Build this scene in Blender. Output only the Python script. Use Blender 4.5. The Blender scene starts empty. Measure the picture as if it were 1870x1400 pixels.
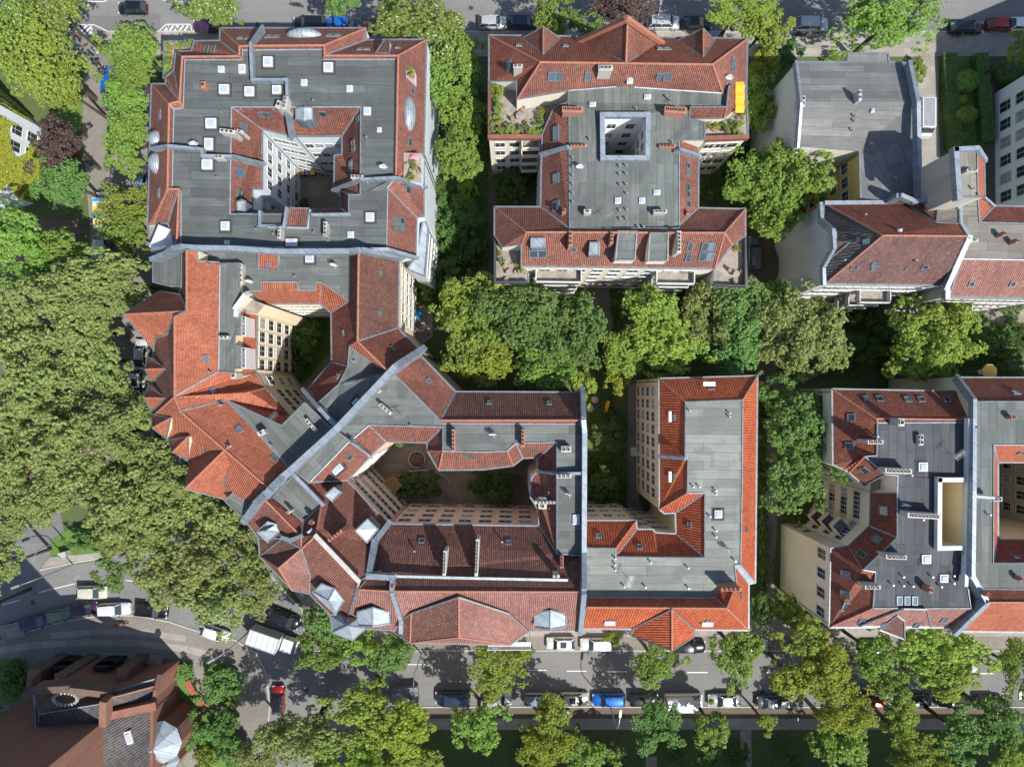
import bpy, bmesh, math, random
from mathutils import Vector, Matrix, noise
from mathutils.geometry import tessellate_polygon
R = math.radians
random.seed(7)
scene = bpy.context.scene
COL = scene.collection
# ------------------------------------------------------------------ camera
CAMH, FPX, CX, CY = 100.0, 1298.0, 935.0, 712.0     # height, focal length in photo pixels, nadir
cam_d = bpy.data.cameras.new('camera'); cam = bpy.data.objects.new('camera', cam_d); COL.objects.link(cam)
cam.location = (0, 0, CAMH)
cam_d.sensor_fit = 'HORIZONTAL'; cam_d.sensor_width = 36.0
cam_d.lens = 36.0 * FPX / 1870.0
cam_d.shift_y = (CY - 700.0) / 1870.0
cam_d.clip_end = 2000.0
scene.camera = cam
# ------------------------------------------------------------------ light
SUN_EL, SH = R(53), Vector((-0.68, 0.73, 0)).normalized()   # SH: where shadows fall
to_sun = Vector((-SH.x*math.cos(SUN_EL), -SH.y*math.cos(SUN_EL), math.sin(SUN_EL)))
sl = bpy.data.lights.new('sun', 'SUN'); sl.energy = 5.0; sl.angle = R(0.53); sl.color = (1.0, 0.955, 0.88)
so = bpy.data.objects.new('sun', sl); COL.objects.link(so)
so.rotation_euler = to_sun.to_track_quat('Z', 'Y').to_euler(); so.location = (60, -60, 120)
w = bpy.data.worlds.new('World'); scene.world = w; w.use_nodes = True
nt = w.node_tree; bg = nt.nodes['Background']
sky = nt.nodes.new('ShaderNodeTexSky'); sky.sky_type = 'NISHITA'; sky.sun_disc = False
sky.sun_elevation = SUN_EL; sky.sun_rotation = math.atan2(to_sun.x, to_sun.y)
nt.links.new(sky.outputs[0], bg.inputs[0]); bg.inputs[1].default_value = 0.125
scene.view_settings.view_transform = 'Standard'; scene.view_settings.look = 'None'
scene.view_settings.exposure = 0.37; scene.view_settings.gamma = 1.0
scene.cycles.max_bounces = 5; scene.cycles.diffuse_bounces = 3; scene.cycles.transparent_max_bounces = 6
# ------------------------------------------------------------------ helpers
def P(px, py, z=0.0):
    s = (CAMH - z) / FPX
    return Vector(((px-CX)*s, (CY-py)*s, z))
def M(px, z=0.0): return px*(CAMH-z)/FPX      # photo pixels -> metres at height z
def tag(o, label=None, cat=None, group=None, kind=None):
    if label: o['label'] = label
    if cat: o['category'] = cat
    if group: o['group'] = group
    if kind: o['kind'] = kind
    return o
def empty(name, loc, rz=0.0):
    o = bpy.data.objects.new(name, None); COL.objects.link(o)
    o.location = loc; o.rotation_euler = (0, 0, rz); o.empty_display_size = 0.5
    return o
def link(name, me, parent=None, mat=None):
    o = bpy.data.objects.new(name, me); COL.objects.link(o)
    if parent: o.parent = parent
    if mat and not me.materials: me.materials.append(mat)
    return o
def mesh_from(name, verts, faces, mat=None, uvs=None, smooth=False):
    me = bpy.data.meshes.new(name); me.from_pydata([tuple(v) for v in verts], [], faces)
    if uvs:
        l = me.uv_layers.new(name='uv')
        flat = [c for f in uvs for uv in f for c in uv]
        l.data.foreach_set('uv', flat)
    if smooth: me.polygons.foreach_set('use_smooth', [True]*len(me.polygons))
    if mat: me.materials.append(mat)
    me.update(); return me
class MB:
    """collects primitives into one mesh"""
    def __init__(s): s.v = []; s.f = []
    def add(s, vs, fs):
        n = len(s.v); s.v += [Vector(v) for v in vs]; s.f += [[i+n for i in f] for f in fs]; return s
    def box(s, c, d, rz=0.0, mat=None, taper=1.0):
        x, y, z = d[0]/2, d[1]/2, d[2]/2; t = taper
        vs = [Vector(p) for p in ((-x,-y,-z),(x,-y,-z),(x,y,-z),(-x,y,-z),(-x*t,-y*t,z),(x*t,-y*t,z),(x*t,y*t,z),(-x*t,y*t,z))]
        m = mat if mat else Matrix.Translation(Vector(c)) @ Matrix.Rotation(rz, 4, 'Z')
        return s.add([m @ v for v in vs], [(0,3,2,1),(4,5,6,7),(0,1,5,4),(1,2,6,5),(2,3,7,6),(3,0,4,7)])
    def beam(s, a, b, w_, h, up=Vector((0,0,1)), ext=0.0):
        a, b = Vector(a), Vector(b); d = b-a; L = d.length
        if L < 1e-4: return s
        d.normalize(); a = a-d*ext; b = b+d*ext
        side = d.cross(up)
        if side.length < 1e-4: side = d.cross(Vector((1,0,0)))
        side.normalize(); u = side.cross(d).normalized()
        vs = []
        for p in (a, b):
            for i, j in ((-1,0),(1,0),(1,1),(-1,1)): vs.append(p + side*(w_/2*i) + u*(h*(j-0.5)))
        return s.add(vs, [(0,1,2,3),(7,6,5,4),(0,4,5,1),(1,5,6,2),(2,6,7,3),(3,7,4,0)])
    def cyl(s, a, b, r0, r1=None, n=10, cap=True):
        a, b = Vector(a), Vector(b); r1 = r0 if r1 is None else r1
        d = (b-a).normalized(); q = d.to_track_quat('Z', 'Y').to_matrix()
        vs = []
        for p, r in ((a, r0), (b, r1)):
            for i in range(n):
                t = 2*math.pi*i/n; vs.append(p + q @ Vector((math.cos(t)*r, math.sin(t)*r, 0)))
        fs = [(i, (i+1) % n, n+(i+1) % n, n+i) for i in range(n)]
        if cap: fs += [tuple(range(n-1, -1, -1)), tuple(range(n, 2*n))]
        return s.add(vs, fs)
    def prism(s, pts, z0, z1):
        n = len(pts); vs = [(p[0], p[1], z0) for p in pts] + [(p[0], p[1], z1) for p in pts]
        return s.add(vs, [tuple(range(n-1, -1, -1)), tuple(range(n, 2*n))] + [(i, (i+1) % n, n+(i+1) % n, n+i) for i in range(n)])
    def ball(s, c, r, n=10, m=6, sz=1.0):
        vs = [Vector(c)+Vector((0, 0, r*sz))]; c = Vector(c)
        for j in range(1, m):
            t = math.pi*j/m
            for i in range(n):
                a = 2*math.pi*i/n
                vs.append(c+Vector((math.cos(a)*math.sin(t)*r, math.sin(a)*math.sin(t)*r, math.cos(t)*r*sz)))
        vs.append(c-Vector((0, 0, r*sz))); fs = [(0, 1+i, 1+(i+1) % n) for i in range(n)]
        for j in range(m-2):
            for i in range(n):
                a = 1+j*n; fs.append((a+i, a+n+i, a+n+(i+1) % n, a+(i+1) % n))
        e = len(vs)-1; a = 1+(m-2)*n
        fs += [(e, a+(i+1) % n, a+i) for i in range(n)]
        return s.add(vs, fs)
    def mesh(s, name, mat=None, smooth=False):
        return mesh_from(name, s.v, s.f, mat, smooth=smooth)
    def build(s, name, mat, parent=None, off=None, smooth=False):
        if not s.f: return None
        if off is not None: s.v = [v-off for v in s.v]
        return link(name, s.mesh(name, mat, smooth), parent)
# ------------------------------------------------------------------ materials
MAT = {}
def _mat(name):
    m = bpy.data.materials.new(name); m.use_nodes = True; MAT[name] = m
    return m, m.node_tree, m.node_tree.nodes['Principled BSDF']
def N(t, ty, **k):
    n = t.nodes.new(ty)
    for a, b in k.items():
        if a in n.inputs: n.inputs[a].default_value = b
        else: setattr(n, a, b)
    return n
def math_n(t, op, a, b=None, c=None):
    n = t.nodes.new('ShaderNodeMath'); n.operation = op
    for i, x in enumerate((a, b, c)):
        if x is None: continue
        if isinstance(x, (int, float)): n.inputs[i].default_value = x
        else: t.links.new(x, n.inputs[i])
    return n.outputs[0]
def mix(t, f, a, b, ty='MIX'):
    n = t.nodes.new('ShaderNodeMix'); n.data_type = 'RGBA'; n.blend_type = ty
    for i, x in ((0, f), (6, a), (7, b)):
        if isinstance(x, (int, float)): n.inputs[i].default_value = x
        elif isinstance(x, tuple): n.inputs[i].default_value = (*x, 1) if len(x) == 3 else x
        else: t.links.new(x, n.inputs[i])
    return n.outputs[2]
def ramp(t, f, stops):
    n = t.nodes.new('ShaderNodeValToRGB'); t.links.new(f, n.inputs[0])
    while len(n.color_ramp.elements) < len(stops): n.color_ramp.elements.new(0.5)
    for e, (p, c) in zip(n.color_ramp.elements, stops):
        e.position = p; e.color = (c, c, c, 1) if isinstance(c, (int, float)) else (*c, 1)
    return n.outputs[0]
def noise_n(t, sc, det=3, rough=0.55, vec=None, dim='3D'):
    n = N(t, 'ShaderNodeTexNoise', Scale=sc, Detail=det, Roughness=rough)
    if vec is not None: t.links.new(vec, n.inputs['Vector'])
    return n.outputs[0]
def geo_pos(t): return t.nodes.new('ShaderNodeNewGeometry').outputs['Position']
def plain(name, col, rough=0.6, metal=0.0, var=0.12, sc=2.0, spec=0.4, bump=0.0):
    m, t, p = _mat(name); pos = geo_pos(t)
    f = noise_n(t, sc, 4, 0.6, pos)
    c = mix(t, ramp(t, f, [(0.3, 0.0), (0.7, 1.0)]), tuple(x*(1-var) for x in col), tuple(min(1, x*(1+var)) for x in col))
    t.links.new(c, p.inputs['Base Color']); p.inputs['Roughness'].default_value = rough
    p.inputs['Metallic'].default_value = metal; p.inputs['Specular IOR Level'].default_value = spec
    if bump:
        b = N(t, 'ShaderNodeBump', Strength=bump, Distance=0.05); t.links.new(noise_n(t, 18, 3, 0.6, pos), b.inputs['Height'])
        t.links.new(b.outputs[0], p.inputs['Normal'])
    return m
def tile(name, c1, c2, c3, pale=0.12, du=0.22, dv=0.30, moss=0.3, odd=0.008):
    """clay pantiles: uv in metres, u along the eave, v up the slope"""
    m, t, p = _mat(name)
    uv = t.nodes.new('ShaderNodeUVMap').outputs[0]
    s = t.nodes.new('ShaderNodeSeparateXYZ'); t.links.new(uv, s.inputs[0])
    u = math_n(t, 'DIVIDE', s.outputs[0], du); v = math_n(t, 'DIVIDE', s.outputs[1], dv)
    fu, fv = math_n(t, 'FLOOR', u), math_n(t, 'FLOOR', v)
    cb = t.nodes.new('ShaderNodeCombineXYZ'); t.links.new(fu, cb.inputs[0]); t.links.new(fv, cb.inputs[1])
    wn = t.nodes.new('ShaderNodeTexWhiteNoise'); wn.noise_dimensions = '2D'; t.links.new(cb.outputs[0], wn.inputs['Vector'])
    pos = geo_pos(t)
    big = noise_n(t, 0.22, 4, 0.6, pos); mid = noise_n(t, 1.6, 4, 0.65, pos)
    c = mix(t, ramp(t, big, [(0.35, 0.0), (0.66, 1.0)]), c1, c2)
    c = mix(t, ramp(t, mid, [(0.42, 0.0), (0.75, moss*2)]), c, c3)
    stm = t.nodes.new('ShaderNodeMapping'); stm.inputs['Scale'].default_value = (1.3, 0.16, 1); t.links.new(uv, stm.inputs[0])
    stn = noise_n(t, 1.0, 4, 0.65, stm.outputs[0]); c = mix(t, ramp(t, stn, [(0.5, 0.0), (0.74, 0.55)]), c, tuple(x*0.8 for x in c3))
    ptn = noise_n(t, 0.55, 5, 0.7, pos); c = mix(t, ramp(t, ptn, [(0.60, 0.0), (0.66, 0.35)]), c, tuple(min(1, x*1.25) for x in c2))
    k = math_n(t, 'MULTIPLY_ADD', wn.outputs['Value'], 0.34, 0.83)
    kc = t.nodes.new('ShaderNodeCombineColor')
    for i in range(3): t.links.new(k, kc.inputs[i])
    c = mix(t, 1.0, c, kc.outputs[0], 'MULTIPLY')
    # pale lichen tiles
    sp = noise_n(t, 7.0, 2, 0.5, pos)
    c = mix(t, ramp(t, sp, [(0.66, 0.0), (0.74, pale*4)]), c, (0.42, 0.34, 0.30))
    wn2 = t.nodes.new('ShaderNodeTexWhiteNoise'); wn2.noise_dimensions = '2D'
    va = N(t, 'ShaderNodeVectorMath', operation='ADD'); t.links.new(cb.outputs[0], va.inputs[0]); va.inputs[1].default_value = (31.7, 9.1, 0)
    t.links.new(va.outputs[0], wn2.inputs['Vector'])
    c = mix(t, math_n(t, 'MULTIPLY', math_n(t, 'LESS_THAN', wn2.outputs['Value'], odd), 0.6), c, (0.5, 0.17, 0.08))
    # dirt in the joints between courses and rolls
    fru, frv = math_n(t, 'FRACT', u), math_n(t, 'FRACT', v)
    j = math_n(t, 'MAXIMUM', math_n(t, 'LESS_THAN', frv, 0.16), math_n(t, 'LESS_THAN', fru, 0.14))
    c = mix(t, math_n(t, 'MULTIPLY', j, 0.34), c, tuple(x*0.35 for x in c3))
    t.links.new(c, p.inputs['Base Color'])
    p.inputs['Roughness'].default_value = 0.75; p.inputs['Specular IOR Level'].default_value = 0.25
    hh = math_n(t, 'ADD', math_n(t, 'SINE', math_n(t, 'MULTIPLY', u, 2*math.pi)), math_n(t, 'MULTIPLY', frv, -0.9))
    b = N(t, 'ShaderNodeBump', Strength=1.0, Distance=0.045); t.links.new(hh, b.inputs['Height'])
    t.links.new(b.outputs[0], p.inputs['Normal'])
    return m
def felt(name, c1, c2, width=1.0, seam=0.45):
    """bitumen felt laid in strips"""
    m, t, p = _mat(name)
    uv = t.nodes.new('ShaderNodeUVMap').outputs[0]; pos = geo_pos(t)
    br = N(t, 'ShaderNodeTexBrick', Scale=1.0); br.offset = 0.37; br.offset_frequency = 2
    br.inputs['Brick Width'].default_value = 6.5; br.inputs['Row Height'].default_value = width
    br.inputs['Mortar Size'].default_value = 0.045; br.inputs['Mortar Smooth'].default_value = 0.6
    br.inputs['Color1'].default_value = (0.36, 0.36, 0.36, 1); br.inputs['Color2'].default_value = (0.64, 0.64, 0.64, 1); br.inputs['Mortar'].default_value = (0.5-seam/2, 0.5-seam/2, 0.5-seam/2, 1)
    t.links.new(uv, br.inputs['Vector'])
    big = noise_n(t, 0.35, 5, 0.65, pos)
    c = mix(t, ramp(t, big, [(0.33, 0.0), (0.68, 1.0)]), c1, c2)
    c = mix(t, 0.95, c, br.outputs['Color'], 'OVERLAY')
    sp2 = t.nodes.new('ShaderNodeMapping'); sp2.inputs['Scale'].default_value = (0.25, 3.2, 1); t.links.new(uv, sp2.inputs[0])
    ln = noise_n(t, 1.0, 3, 0.6, sp2.outputs[0]); c = mix(t, ramp(t, ln, [(0.4, 0.0), (0.7, 0.55)]), c, tuple(x*0.62 for x in c1))
    st = noise_n(t, 2.3, 5, 0.7, pos)
    c = mix(t, ramp(t, st, [(0.56, 0.0), (0.8, 0.5)]), c, tuple(x*0.55 for x in c1))
    vo = N(t, 'ShaderNodeTexVoronoi', Scale=0.45); vo.distance = 'CHEBYCHEV'; t.links.new(uv, vo.inputs['Vector'])
    sc_ = t.nodes.new('ShaderNodeSeparateColor'); t.links.new(vo.outputs['Color'], sc_.inputs[0])
    c = mix(t, math_n(t, 'MULTIPLY', math_n(t, 'LESS_THAN', sc_.outputs[0], 0.07), 0.35), c, tuple(x*0.55 for x in c1))
    c = mix(t, math_n(t, 'MULTIPLY', math_n(t, 'GREATER_THAN', sc_.outputs[0], 0.95), 0.25), c, tuple(x*1.25 for x in c2))
    pd = noise_n(t, 0.5, 3, 0.5, pos); c = mix(t, ramp(t, pd, [(0.57, 0.0), (0.60, 0.3), (0.63, 0.12), (0.8, 0.2)]), c, tuple(x*0.66 for x in c1))
    ru = noise_n(t, 0.9, 4, 0.7, pos); c = mix(t, ramp(t, ru, [(0.64, 0.0), (0.78, 0.3)]), c, (0.20, 0.165, 0.125))
    gr = noise_n(t, 26, 3, 0.7, pos)
    c = mix(t, ramp(t, gr, [(0.3, 0.0), (0.7, 0.22)]), c, tuple(min(1, x*1.7) for x in c2))
    t.links.new(c, p.inputs['Base Color']); p.inputs['Roughness'].default_value = 0.85; p.inputs['Specular IOR Level'].default_value = 0.2
    b = N(t, 'ShaderNodeBump', Strength=0.35, Distance=0.02); t.links.new(br.outputs['Fac'], b.inputs['Height']); b.invert = True
    t.links.new(b.outputs[0], p.inputs['Normal'])
    return m
def plaster(name, col, dirt=0.25):
    m, t, p = _mat(name); pos = geo_pos(t)
    mp = N(t, 'ShaderNodeMapping'); mp.inputs['Scale'].default_value = (1.2, 1.2, 0.12); t.links.new(pos, mp.inputs[0])
    st = noise_n(t, 1.0, 5, 0.65, mp.outputs[0]); bl = noise_n(t, 0.5, 4, 0.6, pos)
    c = mix(t, ramp(t, st, [(0.45, 0.0), (0.8, dirt*2)]), col, tuple(x*0.5 for x in col))
    c = mix(t, ramp(t, bl, [(0.4, 0.0), (0.7, 0.25)]), c, tuple(x*0.8 for x in col))
    if name.startswith('brick'):
        pn = noise_n(t, 0.7, 5, 0.7, pos); c = mix(t, ramp(t, pn, [(0.54, 0.0), (0.58, 0.7)]), c, (0.17, 0.145, 0.115))
        fn = noise_n(t, 5, 4, 0.7, pos); c = mix(t, ramp(t, fn, [(0.4, 0.0), (0.7, 0.5)]), c, tuple(x*0.55 for x in col))
    t.links.new(c, p.inputs['Base Color']); p.inputs['Roughness'].default_value = 0.9; p.inputs['Specular IOR Level'].default_value = 0.15
    return m
def zinc(name, c1, c2, w_=0.6):
    m, t, p = _mat(name); pos = geo_pos(t)
    f = noise_n(t, 0.8, 4, 0.6, pos)
    c = mix(t, ramp(t, f, [(0.35, 0.0), (0.65, 1.0)]), c1, c2)
    g = noise_n(t, 9, 3, 0.6, pos); c = mix(t, ramp(t, g, [(0.5, 0.0), (0.8, 0.35)]), c, tuple(x*0.6 for x in c1))
    sx = t.nodes.new('ShaderNodeSeparateXYZ'); t.links.new(pos, sx.inputs[0])
    jn = math_n(t, 'FRACT', math_n(t, 'MULTIPLY', math_n(t, 'ADD', sx.outputs[0], math_n(t, 'MULTIPLY', sx.outputs[1], 1.07)), 0.62))
    c = mix(t, math_n(t, 'MULTIPLY', math_n(t, 'LESS_THAN', jn, 0.07), 0.55), c, tuple(x*0.35 for x in c1))
    st = noise_n(t, 2.2, 5, 0.75, pos); c = mix(t, ramp(t, st, [(0.5, 0.0), (0.72, 0.6)]), c, tuple(x*0.62 for x in c1))
    t.links.new(c, p.inputs['Base Color']); p.inputs['Roughness'].default_value = 0.5; p.inputs['Metallic'].default_value = 0.3
    return m
tile('tile_red', (0.225,0.092,0.069), (0.315,0.132,0.098), (0.145,0.076,0.062), 0.2)
tile('tile_rust', (0.215,0.074,0.050), (0.30,0.104,0.068), (0.135,0.062,0.048), 0.08)
tile('tile_orange', (0.39,0.125,0.070), (0.47,0.158,0.092), (0.31,0.11,0.07), 0.05, moss=0.35, odd=0.0)
tile('tile_vivid', (0.38,0.090,0.040), (0.47,0.120,0.052), (0.29,0.078,0.04), 0.0, du=0.3, dv=0.42, moss=0.25, odd=0.0)
tile('tile_brown', (0.16,0.078,0.062), (0.235,0.110,0.086), (0.10,0.058,0.050), 0.2)  # also serves as the shaded copy of lighter tiles
tile('tile_old', (0.165,0.088,0.080), (0.235,0.128,0.116), (0.105,0.070,0.066), 0.25)
tile('tile_pink', (0.28,0.135,0.112), (0.38,0.19,0.158), (0.20,0.10,0.086), 0.28)  # paler copy for south slopes, sunlight put into the tile colour
tile('tile_slate', (0.085,0.078,0.078), (0.135,0.125,0.12), (0.055,0.052,0.05), 0.1, du=0.34, dv=0.3, odd=0.0)
felt('felt_grey', (0.10,0.114,0.109), (0.138,0.152,0.145))
felt('felt_blue', (0.075,0.086,0.086), (0.108,0.120,0.118))
felt('felt_pale', (0.165,0.178,0.165), (0.215,0.228,0.21))
felt('felt_dark', (0.062,0.068,0.078), (0.082,0.088,0.097))
felt('felt_stone', (0.155,0.150,0.135), (0.205,0.195,0.175))
zinc('zinc', (0.22,0.27,0.315), (0.30,0.35,0.405))
zinc('zinc_sheet', (0.33,0.39,0.44), (0.42,0.48,0.53))
zinc('zinc_dull', (0.15,0.18,0.205), (0.21,0.24,0.27))
plaster('plaster_white', (0.62,0.68,0.73), 0.10)
plaster('plaster_bright', (0.82,0.84,0.86), 0.05)  # brighter copy of white plaster, bounced light in the shaft put into it
plaster('plaster_shaft', (0.90,0.80,0.56), 0.12)  # lightened cream, the shaft's bounced light is part of the colour
plaster('plaster_cream', (0.70,0.61,0.44), 0.15)
plaster('plaster_peach', (0.72,0.57,0.46), 0.15)
plaster('plaster_sand', (0.72,0.68,0.58), 0.15)
plaster('plaster_yellow', (0.66,0.46,0.17), 0.2)
plaster('plaster_grey', (0.40,0.41,0.40), 0.25)
plaster('plaster_pale', (0.55,0.58,0.58), 0.12)
plaster('plaster_beige', (0.46,0.43,0.38), 0.3)
plaster('brick_brown', (0.155,0.11,0.09), 0.4)
plaster('brick_red', (0.26,0.125,0.095), 0.35)
plain('brick_chimney', (0.34,0.17,0.12), 0.9, var=0.35, sc=6)
plain('cement', (0.42,0.40,0.37), 0.9, var=0.2, sc=3)
plain('soot_and_shade', (0.012,0.012,0.013), 0.95, var=0.1)  # black for sooty flues and for the painted darkness of the portals
plain('white_paint', (0.62,0.62,0.61), 0.5, var=0.05)
plain('dome', (0.36,0.44,0.52), 0.12, var=0.04, spec=0.7)
plain('ridge_clay', (0.36,0.15,0.10), 0.8, var=0.35, sc=5)
plain('deck', (0.26,0.23,0.20), 0.85, var=0.3, sc=1.5)
plain('dark_metal', (0.05,0.055,0.06), 0.5, var=0.1)
plain('steel', (0.42,0.43,0.44), 0.4, 0.6, var=0.1)
plain('wood', (0.30,0.20,0.11), 0.8, var=0.3, sc=4)
plain('red_paint', (0.42,0.10,0.08), 0.6, var=0.15)
plain('yellow_paint', (0.80,0.42,0.03), 0.6, var=0.08)
plain('orange_paint', (0.75,0.16,0.03), 0.6, var=0.08)
plain('ochre_cloth', (0.80,0.50,0.12), 0.9, var=0.06)
plain('white_cloth', (0.70,0.72,0.74), 0.9, var=0.05)
plain('blue_plastic', (0.02,0.28,0.55), 0.4, var=0.05)
plain('pink_cloth', (0.75,0.25,0.32), 0.9, var=0.05)
m, t, p = _mat('glass'); p.inputs['Base Color'].default_value = (0.03,0.045,0.055,1); p.inputs['Roughness'].default_value = 0.04; p.inputs['Specular IOR Level'].default_value = 0.9
m, t, p = _mat('glass_sky'); p.inputs['Base Color'].default_value = (0.16,0.24,0.30,1); p.inputs['Roughness'].default_value = 0.06; p.inputs['Specular IOR Level'].default_value = 0.9; p.inputs['Metallic'].default_value = 0.5
plain('collar', (0.05,0.05,0.052), 0.9)
# ------------------------------------------------------------------ shared small meshes for buildings
def window_meshes(w_, h):
    f = MB()
    for s in (-1, 1): f.box((s*(w_/2-0.035), 0.0, 0), (0.07, 0.10, h))
    for s in (-1, 1): f.box((0, 0.0, s*(h/2-0.035)), (w_-0.14, 0.098, 0.07))
    f.box((0, 0.0, 0), (0.06, 0.09, h-0.14)); f.box((0, -0.002, h*0.18), (w_-0.16, 0.08, 0.05))
    f.box((0, 0.04, -h/2-0.03), (w_+0.1, 0.14, 0.05))
    g = MB(); g.box((0, 0.0, 0), (w_-0.1, 0.07, h-0.1))
    return f.mesh('window', MAT['white_paint']), g.mesh('pane', MAT['glass'])
WIN = {}
def velux_meshes(w_, h, dome=False):
    f, g = MB(), MB()
    if dome:
        f.box((0, 0, 0.12), (w_*1.12, h*1.12, 0.3), taper=0.93)
        g.box((0, 0, 0.30), (w_*0.86, h*0.86, 0.16), taper=0.8)
        return f.mesh('roof_hatch', MAT['white_paint']), g.mesh('pane', MAT['dome'])
    t_ = 0.10
    for s in (-1, 1): f.box((s*(w_/2), 0, 0.07), (t_, h+t_, 0.14))
    for s in (-1, 1): f.box((0, s*(h/2), 0.068), (w_-t_, t_, 0.132))
    g.box((0, 0, 0.05), (w_-t_, h-t_, 0.05))
    return f.mesh('skylight', MAT['zinc_dull']), g.mesh('pane', MAT['glass_sky'])
pipe_me = MB().cyl((0,0,-0.2),(0,0,0.55),0.07,0.07,8).cyl((0,0,0.55),(0,0,0.66),0.13,0.10,8).mesh('vent_pipe', MAT['steel'])
hook_me = MB().cyl((0,0,-0.2),(0,0,0.2),0.07,0.07,6).mesh('vent_tile', MAT['ridge_clay'])
_d = MB().cyl((0,0,-0.3),(0,0,0.95),0.035,n=6).beam((0,-0.05,0.8),(0.25,-0.6,0.75),0.03,0.03)
for _i in range(4): _d.cyl((0,-0.02-0.05*_i,0.85),(0,-0.07-0.05*_i,0.86),0.18+0.09*_i,0.24+0.09*_i,16,cap=(_i==0))
dish_me = _d.mesh('satellite_dish', MAT['plaster_pale'])
_d = MB().cyl((0,0,-0.3),(0,0,2.0),0.03,n=6).beam((-0.7,0,1.9),(0.7,0,1.9),0.03,0.03)
for _i in range(8): _d.beam((-0.6+0.17*_i,-0.35,1.93),(-0.6+0.17*_i,0.35,1.93),0.02,0.02)
aerial_me = _d.mesh('aerial', MAT['steel'])
def zz(z, k=1.35): return z if z < 15.5 else 15.5+(z-15.5)*k     # roofs are steep
ALLB = []; PANE2 = {}
plain('curtain', (0.34,0.35,0.36), 0.25, var=0.3, sc=1.5, spec=0.7)
class Building:
    def __init__(s, name, label, cat, wall='plaster_cream', group='apartment houses of the two blocks'):
        s.name, s.label, s.cat, s.wallm, s.group = name, label, cat, wall, group
        s.steep = 1.35; s.V = {}; s.faces = []; s.over = {}; s.zones = []; ALLB.append(s)
    def v(s, txt):
        for item in txt.replace('\n', ';').split(';'):
            q = item.split()
            if q: s.V[q[0]] = P(float(q[1]), float(q[2]), zz(float(q[3]), s.steep))
    def f(s, mat, *loops, part=None):
        """one roof face: outer loop and optional holes, by vertex names"""
        s.faces.append((mat, [l.split() for l in loops], part))
    def normal(s, loop):
        n = Vector((0,0,0)); L = [s.V[k] for k in loop]
        for a, b in zip(L, L[1:]+L[:1]): n += Vector(((a.y-b.y)*(a.z+b.z), (a.z-b.z)*(a.x+b.x), (a.x-b.x)*(a.y+b.y)))
        n.normalize(); return n if n.z > 0 else -n
    def hit(s, px, py, over=False):
        o = Vector((0,0,CAMH)); d = (P(px, py, 0)-o)
        best = None
        for tri, n, mat in s.tris:
            a, b, c = tri
            dn = d.dot(n)
            if abs(dn) < 1e-6: continue
            t_ = (a-o).dot(n)/dn; p = o+d*t_
            def sd(p1, p2): return (p2.x-p1.x)*(p.y-p1.y)-(p2.y-p1.y)*(p.x-p1.x)
            s1, s2, s3 = sd(a, b), sd(b, c), sd(c, a)
            if (s1 >= -1e-3 and s2 >= -1e-3 and s3 >= -1e-3) or (s1 <= 1e-3 and s2 <= 1e-3 and s3 <= 1e-3):
                if best is None or p.z > best[0].z: best = (p, n, mat)
        return best
    def inside(s, x, y):
        for tri, n, m_ in s.tris:
            a, b, c = tri
            def sd(p1, p2): return (p2.x-p1.x)*(y-p1.y)-(p2.y-p1.y)*(x-p1.x)
            s1, s2, s3 = sd(a, b), sd(b, c), sd(c, a)
            if (s1 > 0 and s2 > 0 and s3 > 0) or (s1 < 0 and s2 < 0 and s3 < 0): return True
        return False
    def finish(s, gut=17.2, base=0.0, hips=True):
        vs = list(s.V.values()); c = sum(vs, Vector())/len(vs); s.base = Vector((c.x, c.y, 0))
        s.root = tag(empty(s.name, s.base), s.label, s.cat, s.group)
        s.tris = []; edges = {}
        groups = {}
        par = {}
        def root(x):
            while par.setdefault(x, x) != x: x = par[x]
            return x
        for mat, loops, part in s.faces:
            ks = [(mat, part, k) for l in loops for k in l]
            for k in ks[1:]: par[root(k)] = root(ks[0])
        for mat, loops, part in s.faces:
            ks = [k for l in loops for k in l]
            for k in ks[1:]: par[root(('w', k))] = root(('w', ks[0]))
        for mat, loops, part in s.faces:
            n = s.normal(loops[0]); pts = [[s.V[k] for k in l] for l in loops]
            flat = [p for l in pts for p in l]
            tr = tessellate_polygon([[Vector((p.x, p.y, 0)) for p in l] for l in pts])
            if n.z > 0.995:
                e = max(zip(pts[0], pts[0][1:]+pts[0][:1]), key=lambda q: (q[1]-q[0]).length); u = (e[1]-e[0]); u.z = 0
            else: u = Vector((0,0,1)).cross(n)
            u.normalize(); v_ = n.cross(u)
            key = (mat, part, root((mat, part, loops[0][0])))
            V, F, U = groups.setdefault(key, ([], [], []))
            b0 = len(V); V += flat
            for t_ in tr:
                A = [flat[i] for i in t_]; nn = (A[1]-A[0]).cross(A[2]-A[0])
                if nn.length < 1e-6: continue
                if nn.z < 0: t_ = (t_[0], t_[2], t_[1]); nn = -nn
                F.append([b0+i for i in t_]); U.append([(flat[i].dot(u), flat[i].dot(v_)) for i in t_])
                s.tris.append(([flat[i] for i in t_], nn.normalized(), mat))
            for l in loops:
                for a, b in zip(l, l[1:]+l[:1]):
                    edges.setdefault(tuple(sorted((a, b))), []).append((n, mat, loops[0], part))
        for (mat, part, _), (V, F, U) in groups.items():
            me = mesh_from('roof', [p-s.base for p in V], F, MAT[mat], U)
            nm = part.split('#')[0] if part else ('tiled_roof' if mat.startswith('tile') else 'flat_roof' if mat.startswith('felt') else 'roof_terrace' if mat == 'deck' else 'zinc_roof')
            link(nm, me, s.root)
        walls = {}; gutt, val = MB(), MB(); rid = []
        i = 0
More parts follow.
